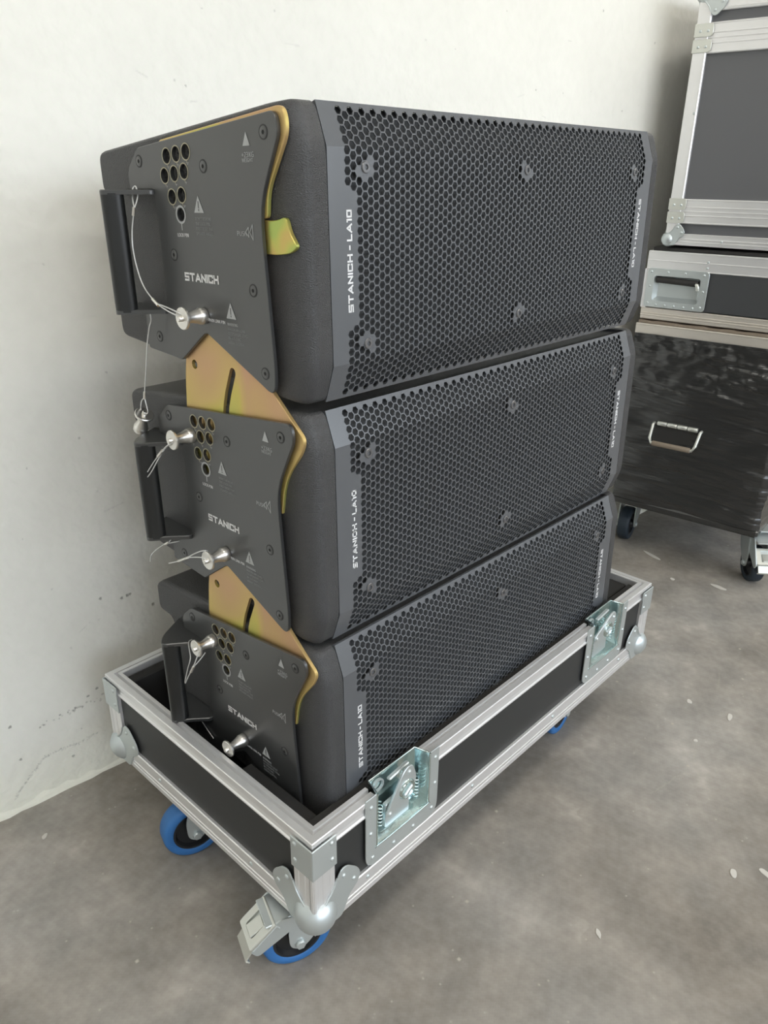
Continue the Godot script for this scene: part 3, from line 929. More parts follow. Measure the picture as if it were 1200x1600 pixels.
func pins(sx: Array) -> void:
	var L := Vector3.LEFT
	var p := pin("silver link pin in the top speaker's side plate with long curved white wire", sx[0], Vector3(OUT, -0.0617, -0.1640), L)
	cable(p, sx[0], [Vector3(-0.0600, 0.0471, -0.2462), Vector3(-0.0560, 0.0573, -0.2545), Vector3(-0.0500, 0.0672, -0.2616), Vector3(-0.0480, 0.0690, -0.2581), Vector3(-0.0520, 0.0586, -0.2504), Vector3(-0.0600, 0.0471, -0.2462)])
	ferrule(p, sx[0], Vector3(-0.0600, 0.0485, -0.2465), Vector3(-0.0605, 0.0400, -0.2492))
	cable(p, sx[0], [Vector3(-0.0600, 0.0431, -0.2485), Vector3(-0.0620, 0.0246, -0.2532), Vector3(-0.0640, 0.0046, -0.2529), Vector3(-0.0660, -0.0187, -0.2444), Vector3(-0.0670, -0.0350, -0.2332), Vector3(-0.0680, -0.0472, -0.2144), Vector3(-0.0690, -0.0520, -0.2000), Vector3(-0.0700, -0.0557, -0.1840), Vector3(-0.0690, -0.0600, -0.1630)])
	cable(p, sx[0], [Vector3(-0.0680, -0.0500, -0.2087), Vector3(-0.0690, -0.0510, -0.1950), Vector3(-0.0690, -0.0535, -0.1780), Vector3(-0.0660, -0.0580, -0.1610)])
	ferrule(p, sx[0], Vector3(-0.0676, -0.0455, -0.2180), Vector3(-0.0684, -0.0515, -0.2060))
	# the one that hangs down from the top speaker
	p = pin("silver pin hanging on a thin wire from the top speaker onto the middle handle", sx[1], Vector3(-0.0500, 0.0672, -0.3160), Vector3(0.0000, 0.85, 0.55))
	var c := []
	for q: Vector3 in [Vector3(-0.0500, -0.0620, -0.2580), Vector3(-0.0500, -0.0745, -0.2573), Vector3(-0.0500, -0.0848, -0.2639), Vector3(-0.0500, -0.1063, -0.2733), Vector3(-0.0500, -0.1388, -0.2840), Vector3(-0.0500, -0.1659, -0.2935)]:
		c.append(sx[1].affine_inverse() * sx[0] * q)
	cable(p, sx[1], c)
	var e: Vector3 = c[5]
	ferrule(p, sx[1], e, e + Vector3(0, -0.009, -0.002))
	cable(p, sx[1], [e + Vector3(0, -0.008, -0.002), Vector3(-0.0500, 0.1080, -0.3030), Vector3(-0.0500, 0.0960, -0.3070), Vector3(-0.0500, 0.0925, -0.2990), Vector3(-0.0500, 0.0960, -0.2910), Vector3(-0.0500, 0.1080, -0.2930), e + Vector3(0, -0.008, -0.002)])
	# middle speaker
	p = pin("silver lock pin with short wire loop beside the middle speaker's ringed holes", sx[1], Vector3(OUT, 0.0800, -0.2125), L)
	cable(p, sx[1], [Vector3(-0.0660, 0.0798, -0.2060), Vector3(-0.0700, 0.0735, -0.2175), Vector3(-0.0720, 0.0627, -0.2305), Vector3(-0.0730, 0.0480, -0.2470), Vector3(-0.0740, 0.0300, -0.2650), Vector3(-0.0745, 0.0185, -0.2760), Vector3(-0.0750, 0.0163, -0.2740), Vector3(-0.0740, 0.0301, -0.2579), Vector3(-0.0720, 0.0506, -0.2404), Vector3(-0.0690, 0.0690, -0.2240), Vector3(-0.0640, 0.0760, -0.2130)])
	ferrule(p, sx[1], Vector3(-0.0716, 0.0650, -0.2280), Vector3(-0.0724, 0.0550, -0.2395))
	p = pin("silver link pin above the lower gold plate on the middle speaker's side", sx[1], Vector3(OUT, -0.0622, -0.1620), L)
	cable(p, sx[1], [Vector3(-0.0690, -0.0590, -0.1610), Vector3(-0.0710, -0.0590, -0.1700), Vector3(-0.0730, -0.0640, -0.1870), Vector3(-0.0740, -0.0678, -0.1964)])
	cable(p, sx[1], [Vector3(-0.0620, -0.0590, -0.1640), Vector3(-0.0630, -0.0522, -0.1660), Vector3(-0.0680, -0.0516, -0.1706), Vector3(-0.0720, -0.0590, -0.1838), Vector3(-0.0740, -0.0678, -0.1964)])
	ferrule(p, sx[1], Vector3(-0.0738, -0.0665, -0.1940), Vector3(-0.0742, -0.0790, -0.2170))
	cable(p, sx[1], [Vector3(-0.0740, -0.0790, -0.2170), Vector3(-0.0740, -0.0850, -0.2290), Vector3(-0.0740, -0.0908, -0.2418)])
	# bottom speaker
	p = pin("silver lock pin with twisted wire beside the bottom speaker's ringed holes", sx[2], Vector3(OUT, 0.0788, -0.2135), L)
	cable(p, sx[2], [Vector3(-0.0680, 0.0784, -0.2050), Vector3(-0.0740, 0.0592, -0.2099), Vector3(-0.0745, 0.0492, -0.2162), Vector3(-0.0760, 0.0316, -0.2270), Vector3(-0.0760, 0.0178, -0.2360), Vector3(-0.0760, 0.0243, -0.2345), Vector3(-0.0745, 0.0450, -0.2270), Vector3(-0.0730, 0.0580, -0.2221), Vector3(-0.0700, 0.0640, -0.2244), Vector3(-0.0620, 0.0690, -0.2393), Vector3(-0.0560, 0.0700, -0.2480), Vector3(-0.0500, 0.0690, -0.2500)])
	cable(p, sx[2], [Vector3(-0.0600, 0.0740, -0.2030), Vector3(-0.0680, 0.0640, -0.2065), Vector3(-0.0742, 0.0560, -0.2110)])
	ferrule(p, sx[2], Vector3(-0.0742, 0.0555, -0.2115), Vector3(-0.0748, 0.0430, -0.2195))
	p = pin("silver link pin half hidden behind the flight case rim, bottom speaker", sx[2], Vector3(OUT, -0.0581, -0.1620), L)
	# loose ends
	var t := thing("wire_tether", "frayed wire end curling out under the middle speaker's handle", "wire", sx[1] * at(-0.045, -0.0885, -0.291), "loose wire tethers")
	cable(t, sx[1], [Vector3(-0.0290, -0.0821, -0.2851), Vector3(-0.0350, -0.0772, -0.2810), Vector3(-0.0400, -0.0827, -0.2883), Vector3(-0.0450, -0.0885, -0.2910), Vector3(-0.0500, -0.0914, -0.2963), Vector3(-0.0550, -0.1013, -0.3081), Vector3(-0.0600, -0.1090, -0.3130), Vector3(-0.0600, -0.1192, -0.3170)])
	cable(t, sx[1], [Vector3(-0.0290, -0.0800, -0.2680), Vector3(-0.0400, -0.0819, -0.2740), Vector3(-0.0430, -0.0860, -0.2842), Vector3(-0.0450, -0.0885, -0.2910)])
	ferrule(t, sx[1], Vector3(-0.0440, -0.0872, -0.2900), Vector3(-0.0480, -0.0903, -0.2940))
	t = thing("wire_tether", "dark hooked wire end inside the flight case below the bottom handle", "wire", sx[2] * at(-0.04, -0.088, -0.268), "loose wire tethers")
	cable(t, sx[2], [Vector3(-0.0290, -0.1026, -0.2881), Vector3(-0.0350, -0.0888, -0.2834), Vector3(-0.0350, -0.0856, -0.2795), Vector3(-0.0380, -0.0879, -0.2675), Vector3(-0.0400, -0.0916, -0.2542), Vector3(-0.0400, -0.1000, -0.2396)])

# ---------------------------------------------------------------- flight case hardware
var rivet_mesh: Mesh
func rivet(t: Node3D, o: Vector3, m: Vector3, r := 0.0033) -> void:
	part("rivet", rivet_mesh, M.zinc, t, aim(m, o).scaled_local(Vector3.ONE * (r / 0.0033)))

# a swivel caster; o = top plate centre, trail = from the swivel to the wheel
func caster(t: Node3D, o: Vector3, trail: Vector3, brake: bool, tyre: Material, height := 0.125) -> Node3D:
	var c := Node3D.new()
	c.name = "caster"
	c.transform = Transform3D(Basis(trail.normalized(), Vector3.UP, trail.normalized().cross(Vector3.UP)), o)
	t.add_child(c, true)
	var wy := 0.05 - height
	var wx := 0.036
	var wheel := Transform3D(Basis(Vector3.RIGHT, Vector3.BACK, Vector3.DOWN), Vector3(wx, wy, 0))
	part("tyre", lathem([0.0355, -0.0150, 0.0375, -0.0165, 0.0450, -0.0165, 0.0485, -0.0140, 0.0500, -0.0090, 0.0500, 0.0090, 0.0485, 0.0140, 0.0450, 0.0165, 0.0375, 0.0165, 0.0355, 0.0150], 40), tyre, c, wheel)
	part("wheel_hub", lathem([0.0, -0.0210, 0.0090, -0.0210, 0.0110, -0.0190, 0.0125, -0.0080, 0.0290, -0.0090, 0.0320, -0.0150, 0.0358, -0.0150, 0.0358, 0.0150, 0.0320, 0.0150, 0.0290, 0.0090, 0.0125, 0.0080, 0.0110, 0.0190, 0.0090, 0.0210, 0.0, 0.0210], 32, 0.6), M.hub, c, wheel)
	var b := MB.new()
	var f := rounded(poly([-0.030, -0.016, 0.040, -0.016, 0.052, wy + 0.030, wx + 0.014, wy - 0.002, wx, wy - 0.012, wx - 0.012, wy - 0.004, -0.008, wy + 0.034]), [0.004, 0.010, 0.012, 0.008, 0.010, 0.008, 0.012], 4)
	b.prism(f, 0.003, at(0, 0, 0.0222), 0.0005)
	b.prism(f, 0.003, at(0, 0, -0.0252), 0.0005)
	b.box(at(0.005, -0.0165, 0), Vector3(0.070, 0.004, 0.050), 0.001)
	part("fork", b.mesh(), M.zinc, c)
	part("axle_bolt", lathem([0, -0.030, 0.0065, -0.030, 0.0075, -0.0285, 0.0075, -0.0255, 0.003, -0.0255, 0.003, 0.0255, 0.0075, 0.0255, 0.0075, 0.0285, 0.0065, 0.030, 0, 0.030], 6, 0.9), M.zinc, c, wheel)
	part("swivel", lathem([0, -0.0145, 0.026, -0.0145, 0.029, -0.011, 0.029, -0.006, 0.024, -0.004, 0, -0.004], 28), M.zinc, c)
	part("top_plate", boxm(Vector3(0.085, 0.004, 0.085), 0.001), M.zinc, c, at(0, -0.002, 0))
	if brake:
		# sloping brake housing with a raised window, and the foot pedal below it
		var sl := Transform3D(Basis(Vector3.BACK, -0.72), Vector3(0.0870, wy + 0.0430, -0.006))
		b = MB.new()
		b.box(at(0, -0.006, 0), Vector3(0.048, 0.010, 0.050), 0.002)
		var fr := pierced(rounded(poly([-0.024, -0.025, 0.024, -0.025, 0.024, 0.025, -0.024, 0.025]), 0.003, 4), [rounded(poly([-0.017, -0.013, 0.016, -0.013, 0.016, 0.013, -0.017, 0.013]), 0.004, 4)], 0.004, 0.001)
		part("brake_housing", b.mesh(), M.zinc, c, sl)
		part("brake_frame", fr, M.zinc_pale, c, sl * axes(Vector3.RIGHT, Vector3.FORWARD, Vector3(0, -0.001, 0)))
		b = MB.new()
		b.box(Transform3D(Basis(Vector3.BACK, 0.22), Vector3(0.004, 0.0012, -0.001)), Vector3(0.024, 0.004, 0.021), 0.001)
		part("brake_release", b.mesh(), M.zinc_pale, c, sl)
		part("brake_cover", boxm(Vector3(0.062, 0.003, 0.047), 0.001), M.zinc, c, Transform3D(Basis(Vector3.BACK, -0.12), Vector3(0.052, -0.0150, -0.005)))
		b = MB.new()
		b.box(Transform3D(Basis(Vector3.BACK, -0.28), Vector3(0.032, -0.008, 0)), Vector3(0.022, 0.0028, 0.042), 0.001)
		b.box(at(0.0415, -0.0135, 0), Vector3(0.003, 0.007, 0.044), 0.001)
		part("brake_pedal", b.mesh(), M.zinc_pale, c, sl)
		for s: float in [-1.0, 1.0]:
			b = MB.new()
			b.prism(rounded(poly([0.020, -0.018, 0.064, -0.012, 0.106, wy + 0.026, 0.096, wy + 0.012, 0.045, wy + 0.040]), 0.006, 4), 0.003, at(0, 0, s * 0.0245 - 0.0015 - 0.004), 0.0005)
			part("brake_cheek", b.mesh(), M.zinc, c)
	return c

# steel ball corner where three edges meet; a, b = directions along the two faces, both level; s = size
func ball_corner(t: Node3D, o: Vector3, a: Vector3, b: Vector3, up: float, s := 1.0, mt: Material = null) -> void:
	# o is the case's outer corner, a and b point inwards along the edges, up = +1 for a bottom corner
	var m: Material = mt if mt else M.zinc
	var c := o + (a + b) * 0.0125 * s + Vector3.UP * up * 0.0200 * s
	var sph := []
	for i in 17:
		var an := -PI / 2 + PI * i / 16
		sph.append(cos(an) * 0.0280 * s)
		sph.append(sin(an) * 0.0280 * s)
	sph[0] = 0.0; sph[32] = 0.0
	var n := Node3D.new()
	n.name = "ball_corner"
	t.add_child(n, true)
	part("ball", lathem(sph, 32), M.zinc_satin, n, Transform3D(Basis(), c))
	for w: Array in [[a, b], [b, a]]:
		var al: Vector3 = w[0]
		var out: Vector3 = -(w[1] as Vector3)
		# ear lying on the face whose outward normal is out
		var p := rounded(poly([-0.002, 0.000, 0.044, -0.002, 0.050, 0.010, 0.058, 0.026, 0.072, 0.034, 0.078, 0.046, 0.073, 0.060, 0.055, 0.078, 0.044, 0.080, 0.036, 0.068, 0.030, 0.056, 0.014, 0.040, -0.002, 0.036]), 0.010 * s, 4)
		var pm := PackedVector2Array()
		for q in p: pm.append(q * s)
		var x := al
		var y := Vector3.UP * up
		var xf := Transform3D(Basis(x, y, out), o + out * 0.0022)
		var e := MB.new()
		e.prism(pm, 0.0016, xf, 0.0005)
		# raised rim along the V
		var rim := []
		for q: Vector2 in [Vector2(0.000, 0.037), Vector2(0.014, 0.041), Vector2(0.029, 0.056), Vector2(0.036, 0.070)]: rim.append(xf * Vector3(q.x * s, q.y * s, 0.0016))
		e.tube(spline(rim, 4), 0.0017 * s, 6)
		part("corner_ear", e.mesh(), m, n)
		for q: Vector2 in [Vector2(0.047, 0.066), Vector2(0.065, 0.047)]:
			part("rivet", rivet_mesh, M.zinc, n, aim(out, xf * Vector3(q.x * s, q.y * s, 0.0016)))

func latch(t: Node3D, x: float, top: float, turn: float) -> void:
	var n := Node3D.new()
	n.name = "latch"
	n.position = Vector3(x, 0, 0)
	t.add_child(n, true)
	var y0 := 0.1665
	# flange: a U open at the top
	var u := rounded(poly([-0.0725, top, -0.0725, y0, 0.0725, y0, 0.0725, top, 0.0520, top, 0.0520, 0.1950, -0.0520, 0.1950, -0.0520, top]), [0.0, 0.022, 0.024, 0.0, 0.0, 0.006, 0.006, 0.0], 7)
	part("latch_flange", prismm(u, 0.0018, 0.0005), M.zinc, n, at(0, 0, 0.0015))
	var b := MB.new()
	b.q(Vector3(-0.046, 0.202, -0.0165), Vector3(0.046, 0.202, -0.0165), Vector3(0.046, top, -0.0195), Vector3(-0.046, top, -0.0195), Vector3.BACK)
	b.q(Vector3(-0.046, 0.202, -0.0165), Vector3(0.046, 0.202, -0.0165), Vector3(0.052, 0.195, 0.0018), Vector3(-0.052, 0.195, 0.0018), Vector3(0, 0.94, 0.34))
	b.q(Vector3(-0.046, 0.202, -0.0165), Vector3(-0.046, top, -0.0195), Vector3(-0.052, top, 0.0018), Vector3(-0.052, 0.195, 0.0018), Vector3(0.95, 0, 0.3))
	b.q(Vector3(0.046, 0.202, -0.0165), Vector3(0.046, top, -0.0195), Vector3(0.052, top, 0.0018), Vector3(0.052, 0.195, 0.0018), Vector3(-0.95, 0, 0.3))
	part("latch_tray", b.mesh(), M.zinc_bright, n)
	b = MB.new()
	b.tube(spline([Vector3(-0.052, top, 0.003), Vector3(-0.052, 0.205, 0.003), Vector3(-0.047, 0.1955, 0.003), Vector3(0.047, 0.1955, 0.003), Vector3(0.052, 0.205, 0.003), Vector3(0.052, top, 0.003)], 5), 0.0016, 6)
	b.tube([Vector3(-0.052, top, 0.002), Vector3(-0.045, top + 0.001, -0.0195), Vector3(0.045, top + 0.001, -0.0195), Vector3(0.052, top, 0.002)], 0.0014, 6)
	part("latch_lip", b.mesh(), M.zinc_bright, n)
	for p: Vector2 in [Vector2(-0.063, 0.269), Vector2(-0.0635, 0.225), Vector2(-0.060, 0.181), Vector2(-0.019, 0.1765), Vector2(0.021, 0.1765), Vector2(0.060, 0.182), Vector2(0.0655, 0.224), Vector2(0.0645, 0.270)]:
		rivet(n, Vector3(p.x, p.y, 0.0031), Vector3.BACK)
	# draw plate, butterfly, springs
	part("draw_plate", prismm(rounded(poly([-0.026, 0.200, 0.022, 0.200, 0.022, 0.244, -0.026, 0.240]), 0.003, 3), 0.006, 0.001), M.zinc, n, at(0, 0, -0.012))
	var r := MB.new()
	var o := rounded(poly([-0.038, -0.020, -0.030, -0.026, -0.018, -0.022, 0.020, -0.006, 0.024, 0.014, 0.016, 0.036, 0.006, 0.040, -0.004, 0.034]), 0.009, 5)
	r.prism(o, 0.003, Transform3D(), 0.0008)
	var rx := Transform3D(Basis(Vector3.BACK, turn), Vector3(0.006, 0.246, -0.0035))
	part("butterfly_plate", r.mesh(), M.zinc, n, rx)
	r = MB.new()
	r.lathe(poly([0, 0.002, 0.0105, 0.002, 0.0125, 0.004, 0.0135, 0.004, 0.0150, 0.0022, 0.0158, 0.000]), Transform3D(), 28)
	part("butterfly_ring", r.mesh(), M.zinc_bright, n, Transform3D(Basis(Vector3.RIGHT, Vector3.BACK, Vector3.DOWN), Vector3(0.010, 0.248, -0.0018)))
	r = MB.new()
	r.box(Transform3D(Basis(Vector3.BACK, turn + 0.6), Vector3.ZERO), Vector3(0.019, 0.005, 0.005), 0.0015)
	part("butterfly_key", r.mesh(), M.zinc, n, at(0.010, 0.248, 0.0018))
	rivet(n, rx * Vector3(0.008, 0.029, 0.003), Vector3.BACK, 0.0036)
	rivet(n, rx * Vector3(-0.029, -0.019, 0.003), Vector3.BACK, 0.0036)
	r = MB.new()
	r.box(Transform3D(Basis(Vector3.BACK, 0.12), Vector3(0.004, top - 0.008, -0.012)), Vector3(0.040, 0.004, 0.007), 0.0015)
	part("hook", r.mesh(), M.zinc, n)
	for s: float in [-1.0, 1.0]:
		var h := []
		for i in 61:
			var a := TAU * i / 10.0
			h.append(Vector3(s * 0.0365 + cos(a) * 0.0052, 0.214 + i * 0.00058, -0.0085 + sin(a) * 0.0052))
		r = MB.new(); r.tube(h, 0.0011, 6)
		part("spring", r.mesh(), M.zinc_bright, n)
	part("lid_catch", lathem([0.0075, 0.0, 0.0095, 0.0, 0.0095, 0.0035, 0.0075, 0.0035, 0.0075, 0.0], 20), M.zinc, n, Transform3D(Basis(Vector3.RIGHT, Vector3.BACK, Vector3.DOWN), Vector3(-0.030, 0.272, -0.0180)))

const CL := 0.8837
const CW := 0.4844
const Y0 := 0.125
const Y1 := 0.281

func flight_case() -> void:
	var t := thing("flight_case", "open black flight case on blue casters with aluminium edges, holding the speakers", "flight case", Transform3D())
	var A := Vector3(0, 0, 0)
	var B := Vector3(CL, 0, 0)
	var C := Vector3(0, 0, -CW)
	var D := Vector3(CL, 0, -CW)
	var X := Vector3.RIGHT
	var Z := Vector3.FORWARD
	var U := Vector3.UP
	# panels; the front one is cut out for the two latches
	var lx := [0.1603, 0.7123]
	var b := MB.new()
	var th := 0.009
	b.box(at(CL / 2, 0.163, -0.0065), Vector3(CL - 0.006, 0.064, th))
	for s: Vector2 in [Vector2(0.003, lx[0] - 0.0525), Vector2(lx[0] + 0.0525, lx[1] - 0.0525), Vector2(lx[1] + 0.0525, CL - 0.003)]:
		b.box(at((s.x + s.y) / 2, 0.2315, -0.0065), Vector3(s.y - s.x, 0.073, th))
	part("side_panel", b.mesh(), M.panel, t)
	part("side_panel", boxm(Vector3(CL - 0.006, 0.137, th)), M.panel, t, at(CL / 2, 0.1995, -CW + 0.0065))
	part("end_panel", boxm(Vector3(th, 0.137, CW - 0.006)), M.panel, t, at(0.0065, 0.1995, -CW / 2))
	part("end_panel", boxm(Vector3(th, 0.137, CW - 0.006)), M.panel, t, at(CL - 0.0065, 0.1995, -CW / 2))
	part("base_board", boxm(Vector3(CL - 0.02, 0.011, CW - 0.02)), M.panel, t, at(CL / 2, 0.1320, -CW / 2))
	# rim extrusion with its groove
	var rim := poly([0.0000, 0.2560, -0.0018, 0.2572, -0.0018, 0.2592, 0.0000, 0.2608, 0.0006, 0.2660, 0.0000, 0.2722, -0.0016, 0.2736, -0.0016, 0.2800, -0.0006, 0.2810, 0.0086, 0.2810, 0.0092, 0.2745, 0.0122, 0.2745, 0.0128, 0.2822, 0.0180, 0.2822, 0.0188, 0.2812, 0.0188, 0.2560])
	for s: Array in [[0.0, lx[0] - 0.0525, 1.0, 0.0], [lx[0] + 0.0525, lx[1] - 0.0525, 0.0, 0.0], [lx[1] + 0.0525, CL, 0.0, 1.0]]:
		b = MB.new()
		b.rail(rim, Vector3(s[0], 0, 0), Vector3(s[1], 0, 0), Z, U, s[2], s[3])
		part("rim_extrusion", b.mesh(), M.alu, t)
	for e: Array in [[C, D, -Z], [A, C, X], [B, D, -X]]:
		b = MB.new()
		b.rail(rim, e[0], e[1], e[2], U, 1.0, 1.0)
		part("rim_extrusion", b.mesh(), M.alu, t)
	# ribbed bottom extrusion
	var bot := poly([0.0050, 0.1250, -0.0004, 0.1250, -0.0020, 0.1266, -0.0020, 0.1345, -0.0004, 0.1355, -0.0004, 0.1364, -0.0020, 0.1374, -0.0020, 0.1415, -0.0004, 0.1425, -0.0004, 0.1434, -0.0018, 0.1444, -0.0018, 0.1600, -0.0032, 0.1612, -0.0032, 0.1640, -0.0018, 0.1652, 0.0050, 0.1652])
	for e: Array in [[A, B, Z], [C, D, -Z], [A, C, X], [B, D, -X]]:
		b = MB.new()
		b.rail(bot, e[0], e[1], e[2], U, 1.0, 1.0)
		part("bottom_extrusion", b.mesh(), M.alu, t)
	# upright corner extrusions (L with ribs), brackets and ball corners
	for e: Array in [[A, X, Z], [B, -X, Z], [C, X, -Z], [D, -X, -Z]]:
		var o: Vector3 = e[0]
		var p: Vector3 = e[1]
		var q: Vector3 = e[2]
		b = MB.new()
		var br := MB.new()
		for w: Array in [[p, q], [q, p]]:
			var al: Vector3 = w[0]
			var inn: Vector3 = w[1]
			var sec := poly([-0.0030, 0.004, -0.0030, 0.0, -0.0014, -0.0030, 0.006, -0.0030, 0.007, -0.0022, 0.012, -0.0022, 0.013, -0.0030, 0.018, -0.0030, 0.019, -0.0022, 0.024, -0.0022, 0.025, -0.0030, 0.0325, -0.0030, 0.0335, -0.0020, 0.0335, 0.004])
			b.rail(sec, o + U * 0.128, o + U * 0.2580, al, inn, 0.0, 0.0)
			br.box(Transform3D(Basis(al, U, al.cross(U)), o + al * 0.0150 - inn * 0.0042 + U * 0.2490), Vector3(0.0400, 0.048, 0.0022), 0.0006)
			for y: float in [0.2650, 0.2390]:
				rivet(t, o + al * 0.0270 - inn * 0.0052 + U * y, -inn)
		b.tube([o + (p + q) * 0.0015 + U * 0.128, o + (p + q) * 0.0015 + U * 0.258], 0.0050, 14)
		part("corner_extrusion", b.mesh(), M.alu, t)
		part("corner_bracket", br.mesh(), M.zinc, t)
		ball_corner(t, o + U * 0.1270, p, q, 1.0)
	# rivets along the bottom extrusion
	for x: float in [0.093, 0.321, 0.549, 0.785]:
		rivet(t, Vector3(x, 0.1520, 0.0016), Vector3.BACK)
	for z: float in [-0.126, -0.351]:
		rivet(t, Vector3(-0.0016, 0.1520, z), Vector3.LEFT)
	latch(t, lx[0], 0.2850, 0.0)
	latch(t, lx[1], 0.2850, -0.55)
	# foam
	part("foam_lining", boxm(Vector3(CL - 0.04, 0.135, 0.0155), 0.002), M.foam, t, at(CL / 2, 0.2055, -0.0282))
	part("foam_lining", boxm(Vector3(CL - 0.04, 0.135, 0.0200), 0.002), M.foam, t, at(CL / 2, 0.2055, -CW + 0.0300))
	part("foam_lining", boxm(Vector3(0.0860, 0.132, CW - 0.080), 0.002), M.foam, t, at(CL - 0.0625, 0.2040, -CW / 2))
	part("foam_block", boxm(Vector3(0.0270, 0.125, 0.140), 0.002), M.foam, t, at(0.0330, 0.2005, -0.1080))
	part("foam_bed", boxm(Vector3(0.60, 0.068, 0.07), 0.002), M.foam, t, at(0.42, 0.1715, -0.0950))
	part("foam_bed", boxm(Vector3(0.60, 0.090, 0.07), 0.002), M.foam, t, at(0.42, 0.1830, -0.3500))
	caster(t, Vector3(0.058, Y0, -0.060), Vector3(-0.93, 0, -0.37), true, M.tyre)
	caster(t, Vector3(0.068, Y0, -0.322), Vector3(-0.96, 0, -0.28), false, M.tyre)
	caster(t, Vector3(CL - 0.155, Y0, -0.075), Vector3(-0.90, 0, 0.10), false, M.tyre)
	caster(t, Vector3(CL - 0.055, Y0, -CW + 0.075), Vector3(-0.6, 0, -0.8), false, M.tyre)

# ---------------------------------------------------------------- the stack of cases behind
func edge_bar(t: Node3D, called: String, x0: float, x1: float, y0: float, y1: float, mt: Material, lines: Array, front := 0.0, depth := 0.02) -> void:
	# an extrusion lying on the front face with raised lips and lines along it
	var b := MB.new()
	var up := absf(x1 - x0) < absf(y1 - y0)
	b.box(at((x0 + x1) / 2, (y0 + y1) / 2, front - depth / 2), Vector3(x1 - x0, y1 - y0, depth), 0.002)
	for l: float in lines:
		if up: b.box(at(lerpf(x0, x1, l), (y0 + y1) / 2, front), Vector3(0.003, y1 - y0 - 0.002, 0.003), 0.0008)
		else: b.box(at((x0 + x1) / 2, lerpf(y0, y1, l), front), Vector3(x1 - x0 - 0.002, 0.003, 0.003), 0.0008)
	part(called, b.mesh(), mt, t)

